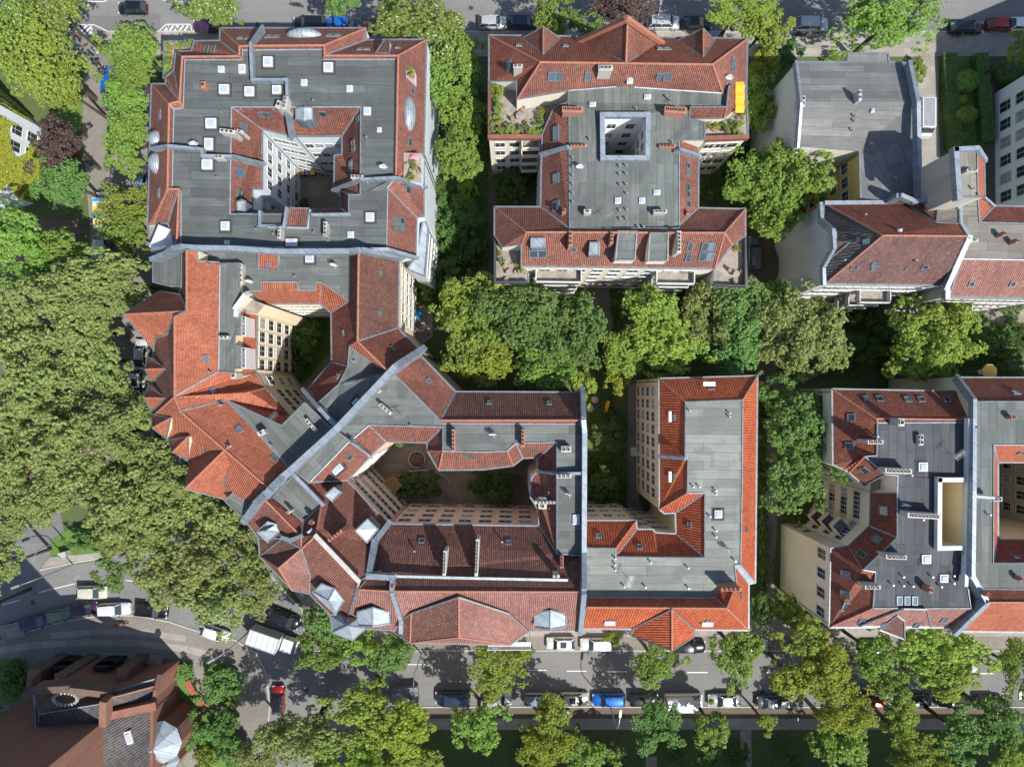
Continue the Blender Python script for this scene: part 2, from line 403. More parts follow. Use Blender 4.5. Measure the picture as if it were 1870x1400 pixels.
        for (a, b), fs in edges.items():
            A, B = s.V[a], s.V[b]; i += 1; j = 0.0017*(i % 23)
            if len(fs) == 1:
                wm = s.over.get((a, b)) or s.over.get((b, a)) or s.wallm; za = zb = base
                if fs[0][3]:
                    wm = 'zinc_dull' if fs[0][1].startswith('zinc') else wm; za, zb = A.z-2.2, B.z-2.2
                W = walls.setdefault((wm, root(('w', a))), MB())
                W.add([A, B, Vector((B.x, B.y, zb)), Vector((A.x, A.y, za))], [(0, 1, 2, 3)])
                if A.z < gut and B.z < gut: gutt.beam(A+Vector((0,0,0.02+j)), B+Vector((0,0,0.02+j)), 0.20, 0.12, ext=0.05)
                elif not fs[0][1].startswith('deck'): gutt.beam(A+Vector((0,0,0.05+j)), B+Vector((0,0,0.05+j)), 0.15, 0.10, ext=0.03)
            elif len(fs) == 2 and hips:
                (n1, m1, l1, _), (n2, m2, l2, _) = fs
                c1 = sum((s.V[k] for k in l1), Vector())/len(l1)
                conv = n2.dot(c1-(A+B)/2) < -0.02
                if m1.startswith('tile') and m2.startswith('tile'):
                    if (n1-n2).length < 0.12: continue
                    if conv: rid.append((a, b)); par[root(('r', a))] = root(('r', b))
                    else: val.beam(A+Vector((0,0,0.05+j)), B+Vector((0,0,0.05+j)), 0.17, 0.05, up=(n1+n2).normalized())
                elif m1 != m2 or (n1-n2).length > 0.25:
                    val.beam(A+Vector((0,0,0.05+j)), B+Vector((0,0,0.05+j)), 0.12, 0.07, up=(n1+n2).normalized())
        for (a, b), fs in list(edges.items()):
            A, B = s.V[a], s.V[b]
            if len(fs) == 1 and not fs[0][3] and A.z < 16 and B.z < 16 and (A-B).length > 5 and gut < 20:
                d = (B-A).normalized(); o_ = Vector((-d.y, d.x, 0)); mid = (A+B)/2
                if s.inside(mid.x+o_.x*0.4, mid.y+o_.y*0.4): o_ = -o_
                q = A+d*0.35+o_*0.12; MB().cyl((q.x,q.y,0.1),(q.x,q.y,A.z),0.06,n=6).build('downpipe', MAT['zinc_dull'], s.root, s.base)
        for (wm, _), W in walls.items(): W.build('wall', MAT[wm], s.root, s.base)
        gutt.build('gutter', MAT['zinc_dull'], s.root, s.base)
        rg = {}
        for a, b in rid: rg.setdefault(root(('r', a)), MB()).cyl(s.V[a]+Vector((0,0,0.02)), s.V[b]+Vector((0,0,0.02)), 0.12, n=6)
        for r_ in rg.values(): r_.build('ridge_tiles', MAT['ridge_clay'], s.root, s.base)
        val.build('flashing', MAT['zinc'], s.root, s.base)
        return s
    def parapet(s, pts, w_=0.4, h=0.9, mat='zinc', name='parapet'):
        """pts: px py ztop ..."""
        w_ = w_*0.78 if mat == 'zinc' else w_; m_ = MB(); q = [P(pts[i], pts[i+1], zz(pts[i+2], s.steep)) for i in range(0, len(pts), 3)]
        for i, (a, b) in enumerate(zip(q, q[1:])):
            k = Vector((0,0,-h/2+0.002*(i % 5)))
            m_.beam(a+k, b+k, w_, h, ext=w_*0.45)
        m_.build(name, MAT[mat], s.root, s.base)
    def hood(s, x, y, rx, ry, z, h):
        """rounded zinc dormer hood"""
        c = P(x, y, z); m_ = MB().ball((0,0,0), 1.0, 22, 12); m_.v = [Vector((v.x*M(rx, z), v.y*M(ry, z), v.z*h)) for v in m_.v]
        o = link('dormer', m_.mesh('dormer', MAT['zinc_sheet'], True), s.root); o.location = c-s.base
        q = MB()
        for k in range(-3, 4):
            a = k/4.0; w_ = math.sqrt(1-a*a); pr = None
            for j in range(9):
                t_ = math.pi*(0.12+0.76*j/8); e = Vector((a*M(rx, z), math.cos(t_)*w_*M(ry, z), math.sin(t_)*w_*h+0.01))
                if pr: q.beam(pr, e, 0.05, 0.05)
                pr = e
        link('seam', q.mesh('seam', MAT['zinc_dull']), o)
    def put(s, name, me, mw, parent=None):
        o = link(name, me, s.root)
        o.matrix_local = Matrix.Translation(-s.base) @ mw
        return o
    def gear(s, txt):
        """roof fittings: kind x y [w h angle height]"""
        for item in txt.replace('\n', ';').split(';'):
            q = item.split()
            if not q: continue
            k, x, y = q[0], float(q[1]), float(q[2]); a = [float(z) for z in q[3:]]
            r = s.hit(x, y)
            if r is None: continue
            p, n, mat = r
            if k in 'SV':
                w_, h = M(a[0], p.z), M(a[1], p.z); ang = R(a[2]) if len(a) > 2 else 0
                if k == 'S': w_ *= 0.86; h *= 0.86
                fm, gm = velux_meshes(w_, h, k == 'S')
                if k == 'S' or n.z > 0.995:
                    mw = Matrix.Translation(p) @ n.to_track_quat('Z', 'Y').to_matrix().to_4x4() if 0 else Matrix.Translation(p) @ Matrix.Rotation(-ang, 4, 'Z')
                else:
                    u = Vector((0,0,1)).cross(n).normalized(); v_ = n.cross(u)
                    mw = Matrix.Translation(p) @ Matrix((u, v_, n)).transposed().to_4x4()
                o = s.put('roof_hatch' if k == 'S' else 'skylight', fm, mw)
                g = link('pane', gm, o)
                if k == 'S' and w_ > 0.8: link('felt_collar', MB().box((0, 0, 0.0), (w_*1.12+0.55, h*1.12+0.55, 0.035)).mesh('felt_collar', MAT['collar']), o)
                if k == 'V' and random.random() < 0.35:
                    g.data.materials.clear(); g.data.materials.append(MAT['glass'])
            elif k == 'P':
                s.put('vent_pipe', pipe_me, Matrix.Translation(P(x, y, p.z+0.5)-Vector((0,0,0.5))))
            elif k == 'T':
                s.put('vent_tile', hook_me, Matrix.Translation(p))
            elif k in 'CB':    # chimney slab (C cement, B brick): w h angle height
                w_, h = M(a[0], p.z), M(a[1], p.z); ang = -R(a[2] if len(a) > 2 else 0); H = a[3] if len(a) > 3 else 1.5
                top = P(x, y, p.z+H); m_ = MB()
                m_.box((0,0,-H/2-0.6), (w_*0.92, h*0.92, H+1.2)); m_.box((0,0,-0.06), (w_, h, 0.16))
                fl = MB(); L = max(w_, h); nf = max(1, int(L/0.45)); st = L*0.86/nf; sd = min(min(w_, h)*0.55, st*0.6)
                for i in range(nf):
                    o_ = -L*0.43+st*(i+0.5)
                    c = (o_, 0, 0.1) if w_ >= h else (0, o_, 0.1)
                    m_.box(c, (sd*1.25, sd*1.25, 0.2)); fl.box((c[0], c[1], 0.21), (sd*0.85, sd*0.85, 0.03))
                me = m_.mesh('chimney', MAT['cement' if k == 'C' else 'brick_chimney'])
                o = s.put('chimney', me, Matrix.Translation(top) @ Matrix.Rotation(ang, 4, 'Z'))
                link('flue', fl.mesh('flue', MAT['soot_and_shade']), o)
            elif k == 'D':     # satellite dish on a mast
                s.put('satellite_dish', dish_me, Matrix.Translation(P(x, y, p.z+0.9)-Vector((0,0,0.9))) @ Matrix.Rotation(R(x % 40-20), 4, 'Z'))
            elif k == 'A':     # aerial
                s.put('aerial', aerial_me, Matrix.Translation(P(x, y, p.z+1.6)-Vector((0,0,1.6))) @ Matrix.Rotation(R(x % 90), 4, 'Z'))
    def windows(s, a, b, n, zs, w_=1.15, h=1.75, m0=0.08, skip=()):
        A, B = (s.V[a] if isinstance(a, str) else a), (s.V[b] if isinstance(b, str) else b)
        A = Vector((A.x, A.y, 0)); B = Vector((B.x, B.y, 0)); d = B-A; L = d.length; d.normalize()
        out = Vector((-d.y, d.x, 0)); mid = (A+B)/2
        if s.inside(mid.x+out.x*0.4, mid.y+out.y*0.4): out = -out
        key = (w_, h)
        if key not in WIN: WIN[key] = window_meshes(w_, h)
        fm, gm = WIN[key]
        rot = Matrix((out.cross(Vector((0,0,1))), out, Vector((0,0,1)))).transposed().to_4x4()
        for j, z in enumerate(zs):
            for i in range(n):
                if (i, j) in skip: continue
                p = A + d*(L*(m0+(1-2*m0)*(i+0.5)/n)) + out*0.02 + Vector((0,0,z))
                o = s.put('window', fm, Matrix.Translation(p) @ rot)
                g = link('pane', gm, o)
                if random.random() < 0.22: g.data = PANE2.setdefault(id(gm), (lambda q: (q.materials.clear(), q.materials.append(MAT['curtain']), q)[2])(gm.copy()) if id(gm) not in PANE2 else PANE2[id(gm)])
    def balcony(s, a, b, t0, t1, zs, depth=1.3, mat='plaster_cream'):
        A, B = Vector((s.V[a].x, s.V[a].y, 0)), Vector((s.V[b].x, s.V[b].y, 0)); d = (B-A); L = d.length; d.normalize()
        out = Vector((-d.y, d.x, 0)); mid = (A+B)/2
        if s.inside(mid.x+out.x*0.4, mid.y+out.y*0.4): out = -out
        for z in zs:
            m_ = MB(); p0 = A+d*L*t0; p1 = A+d*L*t1; h = Vector((0,0,z))
            fl = MB().add([p0+h, p1+h, p1+out*depth+h, p0+out*depth+h, p0+h-Vector((0,0,.18)), p1+h-Vector((0,0,.18)), p1+out*depth+h-Vector((0,0,.18)), p0+out*depth+h-Vector((0,0,.18))], [(0,1,2,3),(7,6,5,4),(0,4,5,1),(1,5,6,2),(2,6,7,3),(3,7,4,0)])
            fl.build('balcony_floor', MAT['deck'], s.root, s.base)
            k = Vector((0,0,0.5))
            m_.beam(p0+out*(depth+.05)+h+k, p1+out*(depth+.05)+h+k, 0.12, 0.95); m_.beam(p0+h+k, p0+out*(depth-.08)+h+k, 0.11, 0.93); m_.beam(p1+h+k, p1+out*(depth-.08)+h+k, 0.11, 0.93)
            m_.build('balcony', MAT[mat], s.root, s.base)
FL = [2.2, 5.4, 8.6, 11.8]
FL5 = [2.1, 5.5, 8.9, 12.3]
felt('felt_cool', (0.135,0.14,0.14), (0.19,0.195,0.19), width=1.0)
# ================================================================== the houses, roof by roof
# ---- A: white block with blue-white courtyard
A = Building('apartment_block', 'white apartment block with dark felt roof, red mansards and zinc dormers round a white courtyard', 'apartment block', 'plaster_white')
A.v('''n1 402 52 15.5;n2 668 52 15.5;n3 668 74 15.5;n4 779 73 15.5;e1 774 289 15.5;e2 774 395 15.5;e3 761 397 15.5;e4 759 468 15.5
w1 402 75 15.5;w2 355 76 15.5;w3 350 94 15.5;w4 322 95 15.5;w5 318 128 15.5;w6 303 142 15.5;w7 303 154 15.5;w8 277 154 15.5;wm 272 345 15.5
w9 270 412 15.5;x2 280 409 15.5;x1 308 407 16.3;x3 314 455 15.5
r0 333 104 19.3;r1 437 103 19.3;r2 437 85 19.3;r3 455 84 19.3;r4 592 83 19.3;r5 593 102 19.3;r6 727 102 19.3
q0 338 110 18.8;q1 443 110 18.8;q2 443 92 18.8;q3 463 92 18.8;q4 590 91 18.8;q5 590 109 18.8;q6 723 109 18.8;q7 720 324 18.8
r7 723 324 19.2;r8 708 343 18.8;s1 706 455 18.8;qe 331 448 18.8;rg 323 440 19.2
ra 328 185 19.3;rb 309 190 19.3;rd 306 345 19.3;rf 327 345 19.3;qa 335 198 18.8;qb 318 200 18.8;qc 315 345 18.8;qd 331 350 18.8
c1 423 196 18.8;c3 659 196 18.8;c4 658 356 18.8;c5 637 356 18.8;c6 637 391 18.8;c7 461 391 18.8;c8 420 391 18.8
k1 479 236 15.5;k2 535 249 15.5;k3 625 249 15.5;k4 625 283 15.5;k5 611 284 15.5;k6 610 348 15.5;k7 623 350 15.5;k8 623 381 15.5;k9 461 385 15.5;k10 461 345 15.5;k11 479 345 15.5
t1 300 76 13.5;t2 355 77 13.5;t3 350 95 13.5;t4 322 96 13.5;t5 318 129 13.5;t6 303 143 13.5;t7 299 143 13.5
u1 270 413 15.0;u2 280 410 15.0;u3 308 408 15.0;u4 314 456 15.0;u5 279 461 15.0
y1 306 462 15.5;y2 707 470 15.5;y3 757 476 15.5;y4 774 398 13.2;y5 783 418 13.2;y6 776 505 13.2;y7 744 492 13.2;y8 759 470 13.2''')
for l in ('n1 n2 r4 r3 r2','w1 n1 r2 r1','w4 w3 w2 w1 r1 r0','n2 n3 r5 r4','n3 n4 r6 r5','r0 r1 q1 q0','r1 r2 q2 q1','r2 r3 r4 q4 q3 q2','r4 r5 q5 q4','r5 r6 q6 q5','r6 r7 q7 q6',
          'w5 w4 r0 ra','w6 w5 ra','w7 w6 ra','w7 w8 rb ra','w8 wm rd rb','wm w9 x2 rd','rd x2 x1 rf','rf x1 x3 rg','r0 q0 qa ra','ra qa qb rb','rb qb qc rd','rd qc qd rf','rf qd qe rg',
          'r6 n4 e1 r7','r7 e1 e2 e3 r8','r8 e3 e4 s1','c1 c3 k3 k2 k1','c3 c4 k6 k5 k4 k3','c4 c5 k7 k6','c5 c6 k8 k7','c8 c1 k1 k11 k10 k9 c7'): A.f('tile_red', l)
A.f('felt_blue', 'q0 q1 q2 q3 q4 q5 q6 q7 r7 r8 s1 qe qd qc qb qa', 'c1 c3 c4 c5 c6 c7 c8')
A.f('tile_red', 'c7 k9 k8 c6')
A.f('deck', 't1 t2 t3 t4 t5 t6 t7'); A.f('deck', 'u1 u2 u3 u4 u5'); A.f('zinc_sheet', 'y4 y5 y6 y7 y8')
# zinc dormers and bay hoods
A.v('''d1 523 66 18.9;d2 540 52 17.6;d3 575 51 17.6;d4 590 66 18.9;d5 560 79 18.9;d6 530 76 18.9
d7 275 241 17.2;d8 301 241 18.6;d9 305 258 18.8;d10 299 270 18.4;d11 275 271 17.2;d12 275 281 17.2;d13 303 280 18.6;d14 303 300 18.6;d15 288 320 17.6;d16 273 305 17.2
d17 733 200 18.6;d18 740 180 18.4;d19 757 177 17.4;d20 759 228 17.2;d21 755 242 17.2;d22 742 230 18.2
d23 541 196 18.8;d24 571 196 18.8;d25 571 220 18.4;d26 541 220 18.4;d27 556 196 19.3;d28 556 222 19.0
d29 433 384 18.0;d30 433 368 18.6;d31 441 365 19.0;d32 449 368 18.6;d33 449 396 18.0;d34 436 398 18.0''')
A.f('zinc_sheet', 'd23 d27 d28 d26', part='dormer#5'); A.f('zinc_sheet', 'd27 d24 d25 d28', part='dormer#5'); A.f('zinc_sheet', 'd29 d30 d31 d32 d33 d34', part='dormer#6')
# gable dormers in the north and west slopes, tiled patch by the court
A.v('''g1 703 73 17.6;g2 711 73 17.8;g3 711 98 18.9;g4 686 98 18.6;o1 520 380 18.9;o2 565 381 18.9;o3 560 415 19.4;o4 520 414 19.4
m1 474 388 16.8;m2 515 388 16.8;m3 515 411 16.8;m4 474 411 16.8''')
A.f('tile_red', 'g1 g2 g3 g4', part='dormer#7'); A.f('tile_red', 'o1 o2 o3 o4', part='dormer#8')
A.v('D1 737 279 18.5;D2 770 280 18.0;D3 769 334 18.0;D4 737 330 18.5;D5 741 118 18.4;D6 757 128 18.0;D7 757 148 18.0;D8 741 140 18.4'); A.f('deck','D1 D2 D3 D4',part='roof_terrace#1'); A.f('deck','D5 D6 D7 D8',part='roof_terrace#2')
A.finish()
A.hood(556,67,33,13,17.4,1.2); A.hood(288,256,15,17,17.3,1.1); A.hood(288,299,15,20,17.3,1.1); A.hood(746,208,13,32,18.2,1.2)
A.parapet((478,50,17.6, 457,80,19.7, 460,145,19.7, 523,145,19.7, 524,172,19.7))
A.parapet((524,200,19.2, 532,249,16.2)); A.parapet((277,271,18.2, 308,266,19.8, 368,272,19.8, 369,284,19.8, 420,285,19.4, 477,299,16.2))
A.parapet((610,346,16.2, 660,327,19.4, 722,324,19.8, 774,341,16.4)); A.parapet((280,455,17.5, 300,452,18.5, 331,449,20.3, 400,451,20.3, 500,457,20.3, 640,456,20.3, 706,455,19.5, 758,470,16.5),0.5)
A.parapet((523,380,19.6, 518,415,19.6, 490,415,19.4)); A.parapet((638,391,19.0, 570,392,19.0)); A.parapet((474,386,19.2, 474,412,19.2, 513,412,19.2))
A.gear('''D 352 258;D 700 300;A 520 186;A 600 430;S 405 128 12 12;S 443 127 13 17;S 490 114 18 19;S 410 164 19 18;S 456 168 18 18;S 506 165 17 16;S 600 124 18 18;S 556 152 12 12;S 639 163 12 12;S 386 226 20 19;S 382 264 16 23;S 379 301 20 19
S 671 204 14 15;S 693 238 9 9;S 412 413 16 17;S 415 443 9 8;S 676 397 16 17;S 641 429 12 13;S 533 443 22 14;P 500 200;P 440 200;P 435 202;P 404 205;P 395 324;P 572 183;P 669 250;P 468 418;P 499 427;P 573 424;P 599 439;P 671 333
V 378 90 12 9;V 390 90 12 9;V 440 71 12 9;V 452 71 12 9;V 491 68 12 12;V 504 68 12 12;V 603 66 12 12;V 617 66 12 12;V 659 91 12 9;V 670 91 12 9;V 727 88 9 7;V 293 210 17 8;V 291 353 17 8
V 478 209 12 13;V 490 209 12 13;V 590 208 12 16;V 444 232 14 16;V 438 315 16 20;V 437 353 14 15;V 654 218 9 11;V 645 262 9 12;V 646 273 9 12;V 641 301 14 12;V 641 313 14 12;V 748 260 14 10;V 745 347 13 14;V 752 167 11 8;V 723 403 11 11;V 734 403 11 11;V 723 415 11 11;V 734 415 11 11
B 371 155 9 12 0 0.9;C 415 240 28 8 8 1.2;C 438 240 12 6 20 1.0;C 400 287 17 6 0 1.0;C 520 188 9 24 10 1.3;C 509 191 10 14 20 1.2;C 652 323 23 7 3 1.4;C 510 425 6 22 0 1.3;C 594 418 7 26 0 1.2''')
A.windows('k11','k1',4,[2.2,5.8,9.4,13.0],1.1,1.7,0.04); A.windows('k9','k10',2,[2,5.2,8.4,11.6],1.2,1.6); A.windows('k1','k2',3,FL5,0.95,1.4); A.windows('k2','k3',4,FL5,1.0,1.4); A.windows('y5','y6',6,[2,5,8,11],1.1,1.7)
# ---- B: cross-shaped house with square light shaft
B = Building('apartment_house', 'long house with square white light shaft in its grey roof and planted roof terraces', 'apartment house', 'plaster_sand')
B.v('''b1 893 65 15.5;b2 1365 71 15.5;b3 1363 155 15.5;b3b 1328 152 17.4;R1 987 114 20;R2 1301 118 20;a1 944 182 17;a2 943 148 17;a3 893 149 15.5
p1 1038 166 17.5;p2 1125 159 17.7;p3 1125 130 17.9;p4 1161 130 17.9;p5 1158 160 17.7;p6 1320 171 17.3
n1 1327 194 17.3;n2 1262 192 17.3;n3 1258 218 17.3;n4 1287 223 17.3;n5 1287 256 17.3;n6 1240 256 17.5;n7 1240 412 17.8;n7b 1240 417 18.2;n8 1040 417 18.2
m0 1012 196 16.8;m1 1039 186 17.5;m2 987 378 15.5;m3 990 246 15.5
h1 1276 262 15.5;h2 1275 380 15.5
a 903 378 15.5;c 1040 424 19;S1 961 424 19;S2 1323 425 19;d 1241 425 19;s3 1305 491 16.3;s4 952 486 16.3;s5 952 446 17.6;s6 917 451 16.4;s7 903 430 15.5
e1 1361 382 15.5;e2 1361 431 15.5;e3 1337 447 16.6
l1 1100 208 17.9;l2 1185 208 17.9;l3 1184 289 17.9;l4 1100 289 17.9
f1 893 150 14.6;f2 943 149 14.6;f3 944 184 14.6;f3b 1035 186 14.6;f4 1010 198 14.6;f5 987 248 14.6;f6 893 251 14.6
f7 1328 153 14.6;f8 1363 156 14.6;f9 1366 250 14.6;f10 1287 254 14.6;f11 1287 224 14.6;f12 1300 214 14.6
z1 903 431 14.4;z2 917 452 14.4;z3 952 447 14.4;z4 952 487 14.4;z5 965 500 14.4;z6 965 516 14.4;z7 903 516 14.4
z8 1337 448 14.4;z9 1361 432 14.4;z10 1363 523 14.4;z11 1303 521 14.4;z12 1305 492 14.4
x1 1260 196 17.8;x2 1256 217 16.2;x3 1322 216 16.2;x4 1346 196 16.4;x5 1343 153 16.6;x6 1331 158 17.8;x7 1327 196 17.8''')
for l in ('b1 b2 R2 R1','b1 a3 a2 a1 R1','R1 a1 p1 p2 p3 p4 p5 p6 R2','R2 p6 b3b b3 b2'): B.f('tile_rust' if l[0]=='b' else 'tile_red', l)  # north and west slopes take a darker copy, shade painted into the tiles
B.f('felt_grey', 'm1 p1 p2 p3 p4 p5 p6 n1 n2 n3 n4 n5 n6 n7 n7b n8', 'l1 l2 l3 l4')
for l in ('m0 m1 n8 m2 m3','n6 h1 h2 n7','a m2 n8 c S1','n7b n7 h2 e1 S2 d','n8 n7b d c','S1 c d S2 s3 s4 s5','a S1 s5 s6 s7','e1 e2 e3 S2','S2 e3 s3'): B.f('tile_red', l)
for l in ('x1 x7 x3 x2','x7 x6 x5 x4 x3'): B.f('tile_red', l)
for l in ('f1 f2 f3 f3b f4 f5 f6','f7 f8 f9 f10 f11 f12','z1 z2 z3 z4 z5 z6 z7','z8 z9 z10 z11 z12'): B.f('deck', l)
B.v('''g1 1146 36 21.2;g2 1143 115 20.1;g3 1056 77 15.8;g4 1211 80 15.8;g5 992 50 17.6;g6 992 100 18.8;g7 953 71 15.8;g8 1023 71 15.8;g9 1284 53 17.6;g10 1284 105 18.8;g11 1237 75 15.8;g12 1305 75 15.8
v1 1129 423 19;v2 1163 423 19;v3 1159 475 18.6;v4 1124 475 18.6;v5 1187 426 19.2;v6 1220 426 19.2;v7 1219 476 18.8;v8 1184 476 18.8;v9 1078 443 18.4;v10 1094 443 18.4;v11 1094 466 18.2;v12 1076 466 18.2
v13 970 435 18.6;v14 995 435 18.6;v15 995 453 18.2;v16 970 453 18.2''')
for l in ('g3 g1 g2','g1 g4 g2','g7 g5 g6','g5 g8 g6','g11 g9 g10','g9 g12 g10'): B.f('tile_red', l)
for i,l in enumerate(('v1 v2 v3 v4','v5 v6 v7 v8')): B.f('felt_grey', l, part='dormer#%d'%i)
B.f('zinc_dull', 'v9 v10 v11 v12', part='dormer#5'); B.f('zinc_dull', 'v13 v14 v15 v16', part='dormer#6')
B.over.update({(a,b):'plaster_bright' for a,b in (('l1','l2'),('l2','l3'),('l3','l4'),('l4','l1'))})
B.finish()
B.parapet((1100,209,18.5, 1184,209,18.5, 1183,288,18.5, 1101,288,18.5, 1100,209,18.5),0.7,0.7); B.parapet((991,280,16.4, 1039,267,18.4)); B.parapet((1239,272,18.4, 1275,283,16.6))
B.parapet((1056,74,16.6, 1146,33,22.0, 1211,78,16.6),0.5,0.5,'ridge_clay','gable_coping')
B.parapet((894,249,15.7, 986,249,15.7),0.5,0.8,'tile_red','terrace_parapet'); B.parapet((1288,252,15.7, 1365,249,15.7),0.5,0.8,'tile_red','terrace_parapet')
B.parapet((894,151,15.5, 894,249,15.5),0.4,0.9,'tile_brown','terrace_parapet'); B.parapet((904,432,15.4, 904,515,15.4, 964,515,15.4),0.25,0.9,'dark_metal','terrace_rail'); B.parapet((1362,433,15.4, 1362,522,15.4, 1305,520,15.4),0.2,0.9,'dark_metal','terrace_rail')
B.gear('''D 1334 137;A 1236 190;D 1060 300;A 1110 395;S 1082 192 13 9;S 1182 178 13 9;S 1150 147 12 14;S 1199 352 13 10;S 1128 367 12 12;S 1172 367 12 12;B 1046 200 38 10 2 1.4;B 1234 201 40 11 4 1.5;B 1057 266 30 5 0 0.6;B 1219 267 30 5 0 0.6;C 1073 386 13 8 0 1.2;C 1206 386 24 7 0 1.2
P 1162 198;P 1218 176;P 1224 182;P 1077 253;P 1228 259;P 1132 303;P 1144 302;P 1132 318;P 1144 317;P 1133 337;P 1144 336;P 1145 353;P 1132 384;P 1145 383;P 1133 400;P 1144 399;P 1046 288;P 1046 304;P 1046 320;P 1046 336;P 1046 352;P 1046 369;P 1176 414;P 1166 414
V 1007 139 12 18;V 1020 139 12 18;V 1073 139 9 19;V 1205 140 12 18;V 1219 140 12 18;V 948 84 10 8;V 1033 85 9 7;V 1206 90 11 9;V 1219 90 11 9;V 1338 113 14 10;V 1338 124 14 10;V 930 121 18 10
V 1016 244 26 14;V 1016 326 17 15;V 1016 376 17 15;V 1256 303 10 10;V 1256 315 10 10;V 1256 342 12 10;V 1256 355 12 10;V 1257 373 11 11;V 1048 455 8 9;V 975 463 16 14;V 990 463 16 14;V 1260 450 9 18;V 1257 470 9 18;V 1287 450 11 18;V 1299 450 11 18;V 1282 468 11 18;V 1296 468 11 18
C 946 121 17 7 0 1.2;C 1106 124 26 10 0 1.0;B 1042 436 7 28 0 1.4;B 1117 434 6 22 0 1.2;C 1240 442 8 40 0 1.5;B 1256 388 6 9 0 1.0;B 1030 385 7 9 0 1.0''')
B.windows('l2','l3',3,[3,6,9,12,15],1.1,1.5); B.windows('l1','l2',2,[3,6,9,12,15],1.1,1.5)
B.windows('f5','f6',3,[3,6,9,12],1.3,1.6,0.06); B.windows('f9','f10',3,[3,6,9,12],1.3,1.6); B.windows('m2','m3',5,[3,6,9,12],1.1,1.6)
B.windows('s3','s4',9,[2.5,5.5,8.5,11.5,14.3],1.3,1.9); B.balcony('s3','s4',0.08,0.28,[4.5,7.6,10.7,13.6],1.4,'plaster_pale'); B.balcony('s3','s4',0.68,0.92,[4.5,7.6,10.7,13.6],1.4,'plaster_pale')
B.balcony('f5','f6',0.02,0.36,[4.5,7.5,10.5,13.2],1.2,'plaster_sand')
# ---- C: grey-roofed corner house
C_ = Building('corner_house', 'house with weathered grey felt roof, blank grey gable and ochre rear wall', 'apartment house', 'plaster_pale')
C_.v('''a 1455 114 15.5;b 1548 114 15.5;c 1549 98 15.5;d 1622 98 15.5;e 1623 114 15.5;f 1662 116 15.5;g 1668 187 17.2;h 1463 186 17.2;i 1458 266 15.5;j 1569 275 15.5;k 1679 305 16.2;l 1680 372 16.2;m 1571 360 15.5''')
for l in ('a b e f g h','b c d e','h g j i','g k l m j'): C_.f('felt_cool', l)
C_.over.update({('j','m'):'plaster_yellow',('i','j'):'plaster_sand',('j','i'):'plaster_sand'})
C_.finish(hips=False)
C_.parapet((1455,114,16.3, 1464,186,17.9, 1458,265,16.3),0.4); C_.parapet((1663,115,16.6, 1678,187,18.2, 1680,305,17.4, 1681,372,17.0),0.6,1.0)
C_.gear('C 1571 174 6 20 0 1.5;P 1562 210;P 1562 219;P 1558 236;P 1591 262;C 1466 185 9 20 0 0.5;B 1675 192 7 12 0 1.3;P 1671 286;P 1635 325;S 1592 203 7 8')
C_.windows('j','m',3,FL,1.3,1.8,0.03); C_.windows('i','j',3,[2,5],1.3,1.5)
# ---- D: narrow grey house running to the right edge
D = Building('terraced_house', 'tall narrow grey house with zinc copings, thin orange tile strip and pink tiled street side', 'apartment house', 'plaster_beige')
D.v('''f 1816 376 15.8;g 1930 379 15.8;h 1930 409 17.5;i 1788 406 17.5;j 1930 476 17.5;k 1756 473 17.5;l 1773 431 17.5;m 1753 409 17.5;n 1752 358 17.5;o 1930 545 15.5;p 1733 541 15.5''')
D.v('ta 1746 272 22.2;tb 1786 270 22.2;tc 1784 284 22.2;td 1785 360 22.2;tn 1752 360 22.2;te 1797 291 20.6;tf 1798 360 20.6;u1 1785 361 17.5;u2 1799 361 15.8')
D.f('felt_stone','ta tb tc td tn'); D.f('tile_orange','tc te tf td'); D.f('felt_stone','n u1 i h j k l m'); D.f('tile_orange','u1 u2 f i'); D.f('tile_rust','f g h i'); D.f('tile_pink','k j o p')
D.finish()
D.parapet((1747,272,22.7, 1786,270,22.7, 1799,290,21.2),0.6); D.parapet((1747,272,22.7, 1753,360,22.7),0.7); D.parapet((1753,361,18.4, 1754,409,18.4, 1772,431,18.4, 1731,523,16.6, 1731,541,16.4),0.7); D.parapet((1797,358,17, 1816,375,16.6),0.3)
D.gear('C 1776 311 20 5 0 0.9;C 1780 439 14 5 0 0.9;B 1834 427 7 8 0 1.1;B 1857 440 7 8 0 1.1;P 1780 343;P 1787 355;V 1774 518 9 10;V 1849 518 9 10')
D.windows('o','p',12,FL5,1.2,1.8); D.balcony('o','p',0.55,0.9,[4,7,10],1.2,'plaster_beige')
# ---- E: brown tiled house with blank pale gable
E = Building('gabled_house', 'house with large weathered brown tiled roof, dark ribbed hip and blank pale gable wall', 'apartment house', 'plaster_pale')
E.v('''a 1505 372 15.5;b 1624 371 15.5;c 1673 369 17;d 1713 362 17.6;e 1750 361 17.6;f 1752 409 19.2;g 1766 431 20.2;h 1725 521 15.5;i 1507 518 15.5;j 1505 487 15.7;k 1525 450 16.9;l 1524 421 16.9;m 1503 401 15.6;n 1612 430 20.4;o 1710 406 18.8;p 1655 374 16''')
E.f('tile_rust','a b p o f g n'); E.f('tile_brown','b c d o p'); E.f('felt_stone','d e f o'); E.f('tile_slate','a n i j k l m'); E.f('tile_old','n g h i')
E.v('x1 1526 441 17.6;x2 1551 443 18.4;x3 1518 470 17.0'); E.f('tile_pink','x1 x2 x3', part='dormer#1')
E.finish()
E.parapet((1500,372,16.0, 1502,402,16.2, 1523,421,18.4, 1525,450,18.4, 1505,486,16.2, 1506,517,16.0),0.5,0.8); E.parapet((1510,370,16, 1625,369,16, 1647,356,18.2, 1672,367,17.8, 1713,361,18.2, 1750,360,18.2),0.6,0.9)
